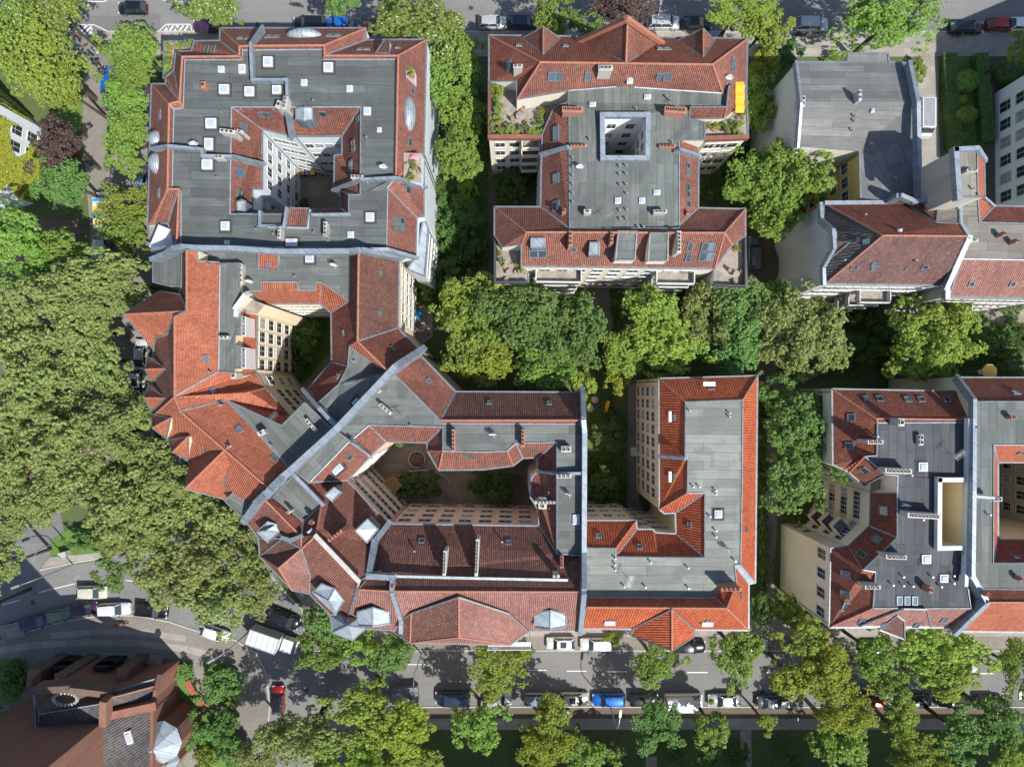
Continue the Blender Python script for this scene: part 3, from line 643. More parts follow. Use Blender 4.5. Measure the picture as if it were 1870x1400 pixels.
E.gear('V 1582 441 9 10;V 1568 437 5 5;V 1597 482 10 10;V 1597 488 10 10;V 1689 487 10 10;P 1581 392;P 1543 475;S 1642 421 8 6;V 1556 488 5 5;V 1567 488 5 5;V 1656 490 5 5;P 1674 476;C 1525 434 6 22 0 0.7')
E.windows('h','i',11,FL5,1.3,1.9); E.balcony('h','i',0.28,0.55,[4,7,10],1.5,'plaster_pale')
# ---- F: renovated house, dark roof with yellow light shaft
F_ = Building('renovated_house', 'cream house with dark grey flat roof, long yellow light shaft and red tile strips', 'apartment house', 'plaster_sand')
F_.v('''a 1519 710 15.5;b 1745 714 15.5;c 1777 766 18;d 1600 764 18;d2 1602 772 18;c2 1769 771 18;e 1601 831 18;g 1541 857 15.5;h 1520 848 15.5;i 1550 862 15.5;j 1579 833 18
k 1616 866 18;l 1578 886 15.5;m 1639 868 18;n 1638 900 18;o 1590 899 15.5;p 1638 981 18;q 1588 960 15.5;r 1576 1040 18;s 1549 997 15.5;t 1599 1044 18;u 1594 1110 18;v 1514 1145 15.5;w 1517 1001 15.5;x 1773 1110 18;y 1738 1145 15.5;z 1766 1067 18
s1 1717 875 18.3;s2 1770 875 18.3;s3 1769 1001 18.3;s4 1716 1001 18.3;T1 1592 880 15.2;T2 1638 870 15.2;T3 1638 899 15.2;T4 1590 898 15.2''')
for l in ('a b c d','a d d2 e g h','d c c2 d2','e j i g','j k l i','o n p q','q p r s','s r t u v w'): F_.f('tile_rust', l)
F_.f('tile_pink','v u x y')
F_.f('felt_dark','d2 c2 z x u t r p n m k j e','s1 s2 s3 s4'); F_.f('deck','T1 T2 T3 T4')
F_.over.update({k:'plaster_shaft' for k in (('s1','s2'),('s2','s3'),('s3','s4'),('s1','s4'),('s4','s1'))})
F_.v('''B1 1638 1123 17.6;B2 1600 1148 15.2;B3 1660 1172 15.2;B4 1651 1133 17.6;B5 1605 1149 16;B6 1652 1167 16
G1 1650 1111 18.3;G2 1640 1121 18.4;G3 1570 1143 16.2;G4 1692 1112 18.3;G5 1700 1144 16.2''')
F_.f('tile_brown','B1 B5 B6 B4'); F_.f('tile_pink','G1 G4 G5 G3', part='dormer#1')
F_.over.update({('s','w'):'plaster_sand'})
F_.finish()
F_.parapet((1772,767,19, 1771,875,19, 1768,1002,19, 1765,1068,19),0.4,0.8,'plaster_pale'); F_.parapet((1717,876,18.9, 1769,876,18.9),0.5,0.7,'plaster_pale'); F_.parapet((1717,875,18.9, 1716,1001,18.9, 1769,1000,18.9),0.5,0.7,'plaster_pale')
F_.parapet((1776,765,18.8, 1779,900,19.2, 1777,1052,19.2, 1804,1099,19.2, 1750,1152,16.5),0.7,1.6)
F_.gear('''D 1655 920;A 1750 830;S 1684 852 18 18;S 1690 1020 18 18;S 1722 1055 16 16;C 1682 803 9 20 0 0.6;C 1646 771 11 14 0 2.0;C 1599 807 28 7 0 1.5;C 1641 860 48 9 2 1.8;C 1688 942 60 9 3 1.8;C 1637 1017 37 8 2 1.6;C 1594 1072 28 7 0 1.5;B 1700 1077 7 12 0 1.5;C 1774 807 12 18 0 1.6
V 1582 728 11 12;V 1606 728 11 12;V 1657 729 11 12;V 1682 729 11 12;V 1729 730 11 12;V 1555 762 12 12;V 1552 814 12 14;V 1579 858 14 14;V 1614 932 16 18;V 1602 984 12 18;V 1574 1012 12 18;V 1545 1048 12 18;V 1544 1085 12 18;V 1545 1107 12 18;V 1573 1133 9 14;V 1617 1140 9 12;V 1674 1140 9 14;V 1724 1131 10 14;V 1642 1096 9 15;V 1656 1096 9 15;V 1670 1096 9 15
P 1650 1053;P 1703 1053;P 1631 1068;P 1650 1069;P 1667 1070;P 1719 1071;P 1742 1051;P 1742 1065;P 1757 1010;P 1757 1028;P 1713 877;P 1713 1000;P 1603 797;P 1665 868;P 1686 949''')
F_.windows('h','a',6,FL5,1.2,1.8); F_.windows('i','l',3,FL5,1.2,1.7); F_.windows('o','q',3,FL5,1.2,1.7); F_.windows('q','s',3,FL5,1.2,1.7); F_.windows('g','i',1,FL5,1.2,1.7)
F_.windows('v','w',4,[13.2],1.3,2.2,0.0); F_.balcony('q','s',0.3,0.75,[5.0,8.2,11.4],1.6,'plaster_sand'); F_.windows('s','w',1,[3,6],1.1,1.5)
# ---- G: house at the right edge round a court
G = Building('courtyard_house', 'grey felt roofed house at the right edge with red tiles round a brown courtyard', 'apartment house', 'plaster_cream')
G.v('''a 1750 689 15.5;b 2060 690 15.5;c 2060 733 18.5;d 1782 733 18.5;e 2060 812 18.5;f 1814 812 18.5;g 1813 1028 18.5;h 2060 1028 18.5;i 2060 1077 18.5;j 1786 1075 18.5;k 1777 1050 18.5
l 1822 844 15.5;m 1988 844 15.5;n 1822 985 15.5;o 1988 985 15.5;p 2060 1100 19.3;q 1804 1099 19.3;r 1750 1152 15.5;s 2060 1156 15.5;t 1776 767 18.5''')
G.f('tile_rust','a b c d'); G.f('felt_grey','d c e f g h i j k t'); G.f('tile_orange','f e m l'); G.f('tile_orange','f l n g'); G.f('tile_rust','g n o h'); G.f('tile_rust','j i p q'); G.f('tile_orange','q p s r')  # rust on north slopes, orange on sunlit ones: light painted as tile colour
G.f('felt_grey','m e h o'); G.over[('m','o')] = G.over[('o','m')] = 'plaster_beige'
G.finish()
G.parapet((1750,690,16.3, 1781,732,19.2, 1780,900,19.6, 1778,1051,19.6),0.55); G.parapet((1778,906,19.6, 1815,909,19.6),0.4,0.8)
G.gear('C 1817 911 26 8 0 1.5;B 1852 762 10 6 0 1.0;B 1782 780 6 5 0 1;V 1855 717 12 9;V 1865 826 12 9;V 1857 1018 12 9;P 1780 796;B 1865 1057 6 8 0 1;P 1808 940;B 1802 1085 8 7 0 1.2')
G.v('x1 1816 1120 17.5;x2 1850 1121 17.5;x3 1839 1142 17.2;x4 1810 1142 17.2')
G.windows('m','o',4,[1.6,4.2,6.8],1.2,1.6); G.windows('l','n',5,FL5,1.2,1.6); G.windows('l','m',6,FL5,1.2,1.6); G.windows('a','b',9,FL,1.1,1.6)
# ---- H: vivid orange L-shaped house
H = Building('angled_house', 'L-shaped cream house with vivid orange tiles and pale grey felt roof', 'apartment house', 'plaster_cream')
H.v('''a 1203 691 15.5;b 1383 686 15.5;c 1379 1063 15.5;c2 1352 1031 18;d 1355 873 18;e 1356 730 18;f 1252 734 18;g 1251 833 18;h 1256 838 18;i 1255 900 18;j 1204 930 15.5;j2 1213 937 15.5;k 1287 900 18;l 1233 936 15.5;m 1287 1018 18;n 1234 974 15.5;o 1201 1017 18;p 1197 972 15.5;q 1192 966 15.5;r 1124 1016 18;s 1163 966 15.5;t 1162 950 15.5;u 1124 1001 18;v 1070 950 15.5;w 1070 1000 18;x 1071 1090 18;y 1307 1091 18;z 1311 1068 18
A 1345 1063 18;B 1341 1032 18;C 1367 1066 15.5;D 1367 1150 15.5;E 1327 1110 19.6;F 1071 1108 19.6;G 1062 1147 15.5;X 1330 1066 18.2''')
for l in ('a b e f','a f g h i j','i k l j2 j','k m n l','m o q p n','o r s q','r u t s','u w v t','c c2 d e b','B C D E A','x y E F','F E D G','z A E y'): H.f('tile_vivid', l)
H.f('zinc_sheet','B c2 c C')
H.f('felt_pale','f e d c2 B A z y x w u r o m k i h g')
H.v('g1 1227 1112 19.8;g2 1227 1187 18.4;g3 1153 1159 15;g4 1157 1146 15.8;g5 1268 1149 15.8;g6 1266 1163 15')
H.f('tile_vivid','g1 g4 g3 g2'); H.f('tile_vivid','g1 g2 g6 g5')
H.finish(hips=True)
H.parapet((1203,833,16.6, 1252,837,18.8),0.5,0.6)
H.gear('''D 1330 1000;A 1150 1060;V 1230 762 10 8;V 1230 870 10 8;V 1298 708 10 10;V 1259 958 10 8;V 1093 978 10 9;V 1168 998 9 9;V 1362 966 9 8;V 1352 1087 9 8;V 1115 1133 8 9;V 1293 1133 8 9;S 1311 938 15 16;B 1336 1076 36 6 0 1.8
P 1260 750;P 1333 754;P 1333 761;P 1267 889;P 1278 889;P 1308 896;P 1308 902;P 1297 943;P 1308 969;P 1308 980;P 1343 1024;P 1124 1020;P 1124 1031;P 1124 1041;P 1189 1027;P 1257 1037;P 1140 1071;P 1179 1072;P 1258 1074''')
H.parapet((1224,753,17.4, 1224,768,17.4),0.32,0.5,'white_paint','snow_guard'); H.parapet((1224,863,17.4, 1224,878,17.4),0.32,0.5,'white_paint','snow_guard'); H.parapet((1288,701,17.2, 1303,701,17.2),0.5,0.5,'white_paint','snow_guard')
H.parapet((1108,1138,17.2, 1120,1138,17.2),0.5,0.5,'white_paint','snow_guard'); H.parapet((1286,1140,17.2, 1299,1140,17.2),0.5,0.5,'white_paint','snow_guard')
H.windows('j','a',9,[2.0,5.4,8.8,12.2],1.25,1.8,0.05); H.windows('v','t',3,FL5,1.2,1.6); H.windows('q','s',2,FL5,1.1,1.5); H.windows('p','n',2,FL5,1.1,1.5); H.windows('j2','l',1,FL5,1.0,1.5)
# ---- J: big orange-roofed house with planted court
J = Building('corner_block', 'large block with bright orange roofs, row of street gables and a cream courtyard with lawn', 'apartment block', 'plaster_cream')
J.v('''a 332 458 18.6;b 341 457 21;c 360 457 20.4;d 361 477 20;e 400 479 19.2;f 402 482 19;g 400 678 18.8;h 468 680 15.5;i 484 708 15.5;j 456 716 18;k 414 730 18.5;l 330 751 21;m 319 724 21;n 319 578 21;o 341 567 21
p 438 481 19;q 438 532 19;q2 446 540 19;q3 430 556 19;q4 430 574 19;q5 440 576 19;q6 440 612 19;q7 430 612 19;q8 429 631 19;q9 440 633 19;q10 440 672 19;q11 429 673 19;q12 428 680 19
t1 424 562 18.6;t2 424 690 18.6;t3 470 573 15.5
N1 361 459 18.2;N2 640 459 18.2;N3 638 550 18.2;N4 587 515 18.2;N5 577 515 18.2;N6 577 530 18.2;N7 545 530 18.2;N8 545 515 18.2;N9 477 515 18.2;N10 479 531 18.2;N11 455 531 18.2;N12 439 531 18.2;N13 439 481 18.2;N14 361 479 18.2
k1 484 554 15.5;k2 584 554 15.5;k3 605 571 15.5;k4 606 661 15.5;k5 558 716 15.5;k6 530 760 15.5
E1 655 460 20.6;E2 653 623 20.6;E3 638 632 18.6;E4 635 669 18.2;E5 729 470 15.5;E6 727 599 15.5;E7 767 642 15.5;E8 712 681 20.6;E9 700 676 18.6
R1 619 701 18.2;R2 577 739 18.2;R3 613 777 18.2
P1 515 777 18.5;P2 557 735 18.5;P3 606 783 18.5;P4 532 858 18.5;P5 520 844 18.8;P6 531 861 18.6;P7 488 889 21
s1 279 760 15.5;s2 304 800 15.5;s3 343 842 15.5;s4 413 915 15.5;s5 441 940 15.5;s6 462 925 16.5;s7 281 640 15.5;s8 284 617 16;s9 305 610 17
W1 280 474 16.8;W2 305 462 16.8;W3 332 461 16.8;W4 332 523 16.8;W5 303 521 16.8;W6 280 515 16.8;W7 325 540 16.8
T1 446 541 17;T2 484 556 17;T3 470 573 17;T4 431 570 17;T5 431 555 17''')
J.f('tile_orange','b c d e f g t2 h i j k l m n o') if 0 else None
J.f('tile_orange','b c d e f g m n o'); J.f('tile_orange','m g h i j k l'); J.f('tile_orange','l k P1 P5 P6 P7') if 0 else None
J.f('tile_orange','l k P5 P6 P7')
J.f('felt_grey','f p q q2 q3 q4 q5 q6 q7 q8 q9 q10 q11 q12 g'); J.f('tile_orange','t1 t2 h t3')
J.f('felt_grey','N1 N2 N3 N4 N5 N6 N7 N8 N9 N10 N11 N12 N13 N14'); J.f('tile_orange','N11 N10 N9 N8 N7 N6 N5 N4 k2 k1'); J.f('tile_orange','N4 N3 k3 k2')
J.f('tile_rust','N2 E1 E2 E3 E4 k4 k3 N3'); J.f('tile_brown','E1 E5 E6 E2'); J.f('tile_rust','E2 E6 E7 E8'); J.f('tile_orange','E3 E2 E8 E9')  # rust is the shaded copy of the orange tiles, shadow put into colour
J.f('felt_grey','E4 E3 E9 E8 R3 R2 R1'); J.f('tile_rust','k4 E4 R1 R2 k5'); J.f('felt_grey','k P1 P2 P3 P4 P6 P5'); J.f('tile_orange','j i k6 P1 k')
J.f('tile_orange','m l P7 s6 s5 s4 s3 s2 s1'); J.f('tile_brown','n m s1 s7 s8 s9'); J.f('felt_blue','W1 W2 W3 W4 W5 W6'); J.f('tile_brown','a b o W7 W4')  # brown on the west slopes paints their shade, orange is the lit tile
J.f('deck','T1 T2 T3 T4 T5')
# street gables
J.v('''a1 266 674 17.6;a2 304 673 18.6;a3 272 652 16.2;a4 276 699 15.6;b1 264 726 17.6;b2 303 727 18.6;b3 271 703 16.2;b4 277 751 15.6;c1 279 781 17.4;c2 312 763 18.8;c3 278 756 15.8;c4 304 800 15.8
e1 316 825 17.4;e2 344 797 18.8;e3 309 803 15.8;e4 344 840 15.8;L1 226 574 18.6;L2 343 568 21;L3 292 532 15.8;L4 330 538 18;L5 281 638 15.2;L6 284 617 16.4;L7 305 610 17.6;L8 319 578 20.4
M1 338 892 18.2;M2 418 814 21;M3 348 842 15.4;M4 397 806 20;M5 425 851 19;M6 410 869 18;M7 411 911 15.4;F1 424 854 17.6;F2 462 890 17.6;F3 457 921 17.2;F4 441 941 17.2;F5 412 915 17.2;F6 431 893 17.2;F7 409 869 17.6;d1 446 570 0''')
del J.V['d1']
for l in ('a3 a2 a1','a1 a2 a4','b3 b2 b1','b1 b2 b4','c3 c2 c1','c1 c2 c4','e3 e2 e1','e1 e2 e4','L1 L3 L4 L2','L1 L2 L8 L7 L6 L5','M1 M3 M4 M2','M1 M2 M5 M6 M7'): J.f('tile_orange', l, part='gable#'+l)
J.f('felt_grey','F1 F2 F3 F4 F5 F6 F7', part='bay_roof#1')
J.v('y1 472 459 18.6;y2 508 459 18.6;y3 508 495 18.3;y4 472 491 18.3'); J.f('tile_orange','y1 y2 y3 y4', part='dormer#9')
J.over.update({(a,b):'white_paint' for a,b in (('q5','q6'),('q9','q10'),('q6','q5'),('q','q2'),('N12','N13'))})
J.finish(base=0)
J.parapet((279,472,18, 300,464,19, 318,453,20.4, 332,450,20.8, 360,452,20.8, 430,453,20.8, 512,459,20.6, 640,458,20.6, 656,456,21, 729,469,17),0.7,1.2)
J.parapet((767,641,17, 719,672,21, 616,781,20.6, 514,873,20.6, 488,899,22, 471,915,20, 448,948,17.4),0.9,1.6); J.parapet((556,714,17, 585,748,19.2, 616,782,19.6),0.6,1.2); J.parapet((447,537,20, 430,560,19.4, 430,575,19.4),0.4,1.0,'white_paint')
J.gear('''D 610 480;A 640 700;D 455 510;A 500 760;S 566 472 16 16;V 490 483 7 7;V 376 655 10 10;V 388 713 9 9;V 692 572 8 8;V 693 499 8 8;V 627 608 8 7;V 617 687 9 6;V 717 636 9 8;V 436 784 11 10;V 500 836 11 10;S 653 736 17 15 40;S 562 828 12 12 45;C 568 776 28 6 50 0.8;C 477 790 14 8 -30 1.2;C 409 616 17 6 0 0.8
P 380 482;P 382 679;P 401 740;P 404 739;P 495 813;P 527 760;P 648 660;P 538 505;C 440 490 5 18 0 1.0;C 441 508 5 20 0 0.8;C 427 686 9 12 0 0.8;T 355 512;T 352 545;T 350 617;T 348 600;T 345 655;T 340 690;T 335 640''')
J.windows('q5','q6',4,[19.6],0.7,1.0); J.windows('q9','q10',4,[19.6],0.7,1.0); J.windows('t3','h',4,[1.5,4.6,7.7,10.8,13.8],1.3,1.9,0.02); J.windows('h','i',1,[4.5,8,12],1.2,1.9); J.windows('i','k6',3,[2,5.2,8.4,11.6],1.2,1.9,0.04); J.windows('k1','k2',4,FL5,1.2,1.6); J.windows('t3','k1',2,FL5,1.2,1.6); J.windows('E5','E6',5,FL5,1.2,1.7)
# ---- K: tiled building round the garden court (north and east wings)
K = Building('courtyard_block', 'block with grey roof and red inner slopes wrapped round a paved garden court', 'apartment block', 'plaster_peach')
K.steep = 1.12
K.v('''a 722 684 18.6;b 767 648 15.5;c 832 715 15.5;d 805 767 19.2;e 1063 716 15.5;f 1065 767 19.2;g 1065 774 18.6;h 808 773 18.6
i 1017 807 18.6;j 942 809 18.6;k 926 823 18.6;l 881 825 18.6;m 809 823 18.6;n 809 779 18.6;o 674 776 18.6;p 643 803 18.6;q 616 782 18.6
r 1017 860 18.6;s 1017 1010 18.6;t 1063 1014 18.6;A 705 806 15.5;B 676 831 15.5;C 780 808 15.5;D 781 823 15.5;E 801 858 15.5;F 882 857 15.5;G 937 850 15.5;H 955 836 15.5;I 983 835 15.5;J 983 860 15.5;L 971 872 15.5;M 969 908 15.5;N 984 932 15.5;O 984 959 15.5''')
for l in ('a b c d','d c e f'): K.f('tile_red' if l[0]=='a' else 'tile_brown', l)  # north slope in brown, its shade put into the tile colour
K.f('tile_red','d f g h'); K.f('felt_grey','a d h g t s r i j k l m n o p q') if 0 else K.f('felt_grey','a h g t s r i j k l m n o p q')
K.v('d0 805 768 18.61')
for l in ('p o A B','o n C A','n m D C','m E D','m l F E','l k G F','k j H G','j i I H','i r J I','r s O N M L J'): K.f('tile_red', l)
K.finish()
K.parapet((1064,716,16.5, 1066,768,20, 1068,790,19.8, 1067,1012,19.8, 1067,1050,21, 1067,1080,22.2, 1060,1152,16.4),0.7,1.4); K.parapet((642,802,19.2, 676,833,16.4),0.4,0.7); K.parapet((985,861,16.6, 1018,865,19.4, 1067,864,19.6),0.4,0.7)
K.gear('''D 1040 900;A 730 760;D 900 790;C 704 747 27 6 40 1.2;C 1034 820 18 11 0 1.2;C 1030 869 27 7 0 1.2;B 828 805 6 42 0 1.4;B 955 800 6 32 0 1.4;B 627 791 6 30 -42 1.2;C 991 919 15 20 0 1.6;C 1003 917 52 5 0 1.2;S 1052 948 14 20;V 894 735 8 8;V 1003 736 8 8;V 783 695 9 8;V 852 833 7 7;V 864 833 7 7;V 978 822 8 7;V 1001 901 7 7;C 691 713 8 7 -40 1.1;P 750 777
T 755 798;T 903 836;T 1054 735;T 1003 928;T 700 745''')
K.windows('E','F',6,FL5,1.1,1.5); K.windows('L','M',2,FL5,1.1,1.5); K.windows('M','N',2,FL5,1.0,1.5)
# ---- L: south wing with the broad street bay
S_ = Building('street_house', 'house with dark brown tiled roof, tall chimney slabs and broad hipped bay over the street', 'apartment house', 'plaster_peach')
S_.steep = 1.0
S_.v('''a 709 956 15.5;b 984 960 15.5;c 1017 1010 18.4;d 1062 1014 18.4;e 1064 1080 21.8;f 716 1079 21.8;g 655 1076 21.6;h 674 1050 20.2;i 683 990 17.4;j 1058 1152 15.5;k 965 1152 15.5;l 732 1150 15.5;m 720 1150 15.5;n 726 1138 16.4;o 670 1148 15.5;p 636 1124 15.5''')
S_.f('tile_brown','a b c d e f g h i'); S_.f('tile_pink','f e j k l m n'); S_.f('tile_pink','g f n m o p')  # same tile painted twice: brown for the shaded north, pink for the sun
S_.v('A 838 1090 21.9;B 751 1119 18.8;C 749 1173 16;D 838 1163 20.6;E 930 1120 18.8;F 932 1177 16;G 732 1133 16.8;H 719 1153 15.3;I 966 1153 15.7')
for l in ('A B C D','A D F E','C D F'): S_.f('tile_brown' if l=='A B C D' else 'tile_pink', l)  # west face of the bay in the shaded brown copy
S_.f('tile_brown','B G H C'); S_.f('tile_pink','E F I')  # brown paints the shaded flank, pink the lit one
def hood(b, k, pts, mid):
    """folded zinc dormer hood: pts = outline (left half, back, right half), mid = crease from back to front"""
    pass
S_.v('''x1 653 1116 18;x2 681 1108 19.4;x3 712 1117 18;x4 713 1138 17.4;x5 681 1143 18.4;x6 654 1141 17.4
z1 976 1118 18;z2 1005 1113 19.4;z3 1034 1121 18;z4 1034 1143 17.4;z5 1005 1148 18.4;z6 976 1144 17.4
u1 603 1122 14.6;u2 608 1154 14.6;u3 644 1168 14.6;u4 669 1146 14.6;u5 655 1127 15.4;u6 634 1142 17.8;u7 620 1118 15.4''')
for k,l in ((1,'x1 x2 x5 x6'),(1,'x2 x3 x4 x5'),(2,'z1 z2 z5 z6'),(2,'z2 z3 z4 z5')): S_.f('zinc_sheet', l, part='dormer#%d'%k)
for l in ('u1 u2 u6','u2 u3 u6','u3 u4 u6','u4 u5 u6','u5 u7 u6','u7 u1 u6'): S_.f('zinc_sheet', l)
S_.finish(gut=16.0)
S_.parapet((708,958,17, 683,990,19, 673,1052,21.6, 716,1055,22),0.8,1.0); S_.parapet((716,1055,22, 715,1079,22.4, 732,1132,18, 732,1152,17.4),0.6,1.0); S_.parapet((720,1052,20.9, 880,1056,20.9, 1035,1059,20.9),0.28,0.25,'zinc_sheet','snow_guard')
S_.gear('''C 812 1028 6 44 2 2.0;C 871 1018 6 66 2 2.2;C 1016 1052 12 5 0 1.5;B 1026 1026 6 22 0 1.0;V 770 987 10 9;V 929 990 10 9;P 757 1006;P 917 989;B 717 1071 5 8 0 1;T 872 982''')
S_.windows('a','b',7,[2.6,6.2,9.8,13.2],1.6,1.7,0.02)
# ---- M: corner house with zinc dormers
Mb = Building('mansard_house', 'corner house of many small brown tiled roofs with square blue-grey zinc dormers', 'apartment house', 'plaster_peach')
Mb.steep = 1.2
Mb.v('''a 614 786 19;b 639 805 19;c 566 880 19;d 541 862 19;e 677 832 15.5;f 634 877 15.5;g 708 955 15.5;h 683 989 17.4;i 674 1050 20.2;j 654 1062 21.4;k 577 977 21.4;l 587 920 19;m 558 884 18.6
n 652 1074 21.2;o 636 1124 15.5;p 603 1121 15.5;q 565 1083 15.5;r 567 1050 17.5;s 551 1001 19.4;t 516 983 18;u 550 979 19.6;v 536 868 18.6;w 499 907 18.6;x 555 953 18.6;y 485 913 19.8;z 448 949 15.5;A 472 982 15.5;B 475 1015 15.5;C 509 1037 18.6;D 534 1077 15.5''')
Mb.f('felt_grey','a b c d'); Mb.f('tile_red','b e f c'); Mb.f('tile_red','k l m c f g h i j') if 0 else None
Mb.f('tile_red','m c f g h i j k l'); Mb.f('tile_red','k j n o p q r s'); Mb.f('tile_red','t s r q D C B') if 0 else None
Mb.f('felt_grey','v l x w'); Mb.f('tile_red','y u t A z'); Mb.f('tile_rust','w x u y'); Mb.f('tile_brown','l k s u x'); Mb.f('tile_red','v d c m l')  # brown facet is painted shade on the same tiles
Mb.f('tile_brown','t s C B'); Mb.f('tile_pink','s r q D C'); Mb.f('tile_brown','t B A'); Mb.f('tile_brown','B C D'); Mb.f('tile_red','u s t')  # shaded facets in brown, sunny south-east facet in the pink copy
Mb.v('''a1 470 970 17.6;a2 489 952 18.8;a3 505 957 18.6;a4 511 972 18.2;a5 490 990 17.2;a6 488 968 18.9
b1 594 903 19;b2 610 889 19.6;b3 623 899 19;b4 608 915 18.6;c1 649 968 18.8;c2 671 947 19.4;c3 691 966 18.4;c4 671 990 18.4
e1 572 1080 18;e2 587 1065 19.2;e3 612 1074 19.2;e4 629 1096 18.2;e5 614 1121 16.8;e6 601 1096 18.9''')
for k,l in ((1,'a1 a2 a3 a6'),(1,'a1 a6 a4 a5'),(1,'a6 a3 a4'),(2,'b1 b2 b3 b4'),(3,'c1 c2 c3 c4'),(4,'e1 e2 e3 e6'),(4,'e6 e3 e4 e5'),(4,'e1 e6 e5')): Mb.f('zinc_sheet', l, part='dormer#%d'%k)
Mb.finish(gut=16.0)
Mb.parapet((487,893,21, 470,915,20, 448,947,17),0.8,1.2); Mb.parapet((537,867,19.4, 589,921,19.6),0.5,0.6); Mb.parapet((577,979,21.9, 654,1060,21.9),0.5,0.25,'cement','ridge_walkway'); Mb.parapet((640,806,19.6, 676,832,16.6),0.3,0.5); Mb.parapet((516,982,18.9, 530,986,19.2, 548,980,20.3),0.6,0.4)
Mb.gear('V 638 834 10 12;S 616 855 22 16 -40;C 527 934 6 6 30 1.2;B 569 954 10 7 30 1.2;B 612 978 30 6 -38 2.2;C 500 897 22 11 -35 1.5;S 567 968 12 4 -40')
Mb.windows('f','g',5,[2.6,6.2,9.8,13.2],1.6,1.8,0.02); Mb.windows('e','f',4,FL5,1.0,1.4)
# ---- far left ivy house, far right beige house: seen as facades leaning into the frame
def facade_house(name, label, foot, z, wall, roofm, wins, cat='apartment house'):
    b = Building(name, label, cat, wall)
    for i, (x, y) in enumerate(foot):
        p = P(x, y, 0); b.V['p%d' % i] = Vector((p.x, p.y, z))
    b.f(roofm, ' '.join('p%d' % i for i in range(len(foot)))); b.finish(gut=30)
    for a, c, n, zs, w_, h in wins: b.windows('p%d' % a, 'p%d' % c, n, zs, w_, h)
    return b
IV = facade_house('ivy_house', 'white house at the left edge half covered in yellow-green ivy', [(79,236),(62,372),(-120,420),(-150,120),(-20,150)], 17, 'plaster_white', 'tile_red', [(0,1,4,[2,5,8,11,14],1.4,2.0),(0,4,4,FL5,1.3,1.9)])
BG = facade_house('beige_house', 'long beige house front at the upper right edge with rows of white framed windows', [(1816,171),(1818,400),(1990,402),(1985,100)], 16, 'plaster_bright', 'felt_grey', [(0,1,6,FL,1.5,2.2)])
# ================================================================== ground, roads, paving
def surf(name, c1, c2, kind=None, sc=1.0, rough=0.9):
    m, t, p = _mat(name); pos = geo_pos(t)
    big = noise_n(t, 0.12*sc, 6, 0.65, pos); fine = noise_n(t, 3.0*sc, 5, 0.7, pos)
    c = mix(t, ramp(t, big, [(0.36, 0.0), (0.64, 1.0)]), c1, c2)
    c = mix(t, ramp(t, fine, [(0.35, 0.0), (0.75, 0.45)]), c, tuple(x*0.6 for x in c1))
    if kind in ('setts', 'slabs'):
        br = N(t, 'ShaderNodeTexBrick', Scale=1.0); br.offset = 0.5
        a, b = (0.22, 0.14) if kind == 'setts' else (1.1, 0.8)
        br.inputs['Brick Width'].default_value = a; br.inputs['Row Height'].default_value = b; br.inputs['Mortar Size'].default_value = 0.02
        br.inputs['Color1'].default_value = (0.40,)*3+(1,); br.inputs['Color2'].default_value = (0.60,)*3+(1,); br.inputs['Mortar'].default_value = (0.3,)*3+(1,)
        t.links.new(pos, br.inputs['Vector']); c = mix(t, 0.5, c, br.outputs['Color'], 'OVERLAY')
    if kind == 'asphalt':
        mp = N(t, 'ShaderNodeMapping'); mp.inputs['Scale'].default_value = (0.06, 0.9, 1); t.links.new(pos, mp.inputs[0])
        st = noise_n(t, 1.0, 4, 0.6, mp.outputs[0]); c = mix(t, ramp(t, st, [(0.5, 0.0), (0.7, 0.3)]), c, tuple(x*0.7 for x in c1))
        vo = N(t, 'ShaderNodeTexVoronoi', Scale=0.09); vo.feature = 'F1'; vo.distance = 'CHEBYCHEV'; t.links.new(pos, vo.inputs['Vector'])
        ss = t.nodes.new('ShaderNodeSeparateColor'); t.links.new(vo.outputs['Color'], ss.inputs[0])
        c = mix(t, math_n(t, 'MULTIPLY', math_n(t, 'LESS_THAN', ss.outputs[0], 0.2), 0.4), c, tuple(x*0.62 for x in c1))
    if kind == 'grass':
        gr = noise_n(t, 9, 4, 0.75, pos); c = mix(t, ramp(t, gr, [(0.38, 0.0), (0.7, 0.8)]), c, tuple(x*1.5 for x in c2))
        pt = noise_n(t, 0.6, 4, 0.7, pos); c = mix(t, ramp(t, pt, [(0.58, 0.0), (0.76, 0.5)]), c, (0.13, 0.12, 0.05))
    t.links.new(c, p.inputs['Base Color']); p.inputs['Roughness'].default_value = rough; p.inputs['Specular IOR Level'].default_value = 0.2
    b = N(t, 'ShaderNodeBump', Strength=0.4, Distance=0.03); t.links.new(fine, b.inputs['Height']); t.links.new(b.outputs[0], p.inputs['Normal'])
    return m
surf('m_soil', (0.05,0.075,0.03), (0.085,0.115,0.045), 'grass')
surf('m_lawn', (0.06,0.12,0.025), (0.10,0.18,0.04), 'grass')
surf('m_asphalt', (0.175,0.175,0.177), (0.215,0.213,0.21), 'asphalt')
surf('m_setts', (0.20,0.185,0.165), (0.27,0.25,0.225), 'setts')
surf('m_slabs', (0.27,0.25,0.225), (0.34,0.32,0.285), 'slabs')
surf('m_dirt', (0.12,0.10,0.08), (0.15,0.125,0.095), None, 2)
surf('m_court', (0.21,0.185,0.15), (0.30,0.265,0.21), 'slabs', 2)
surf('m_kerb', (0.36,0.35,0.33), (0.44,0.43,0.40), None, 2)
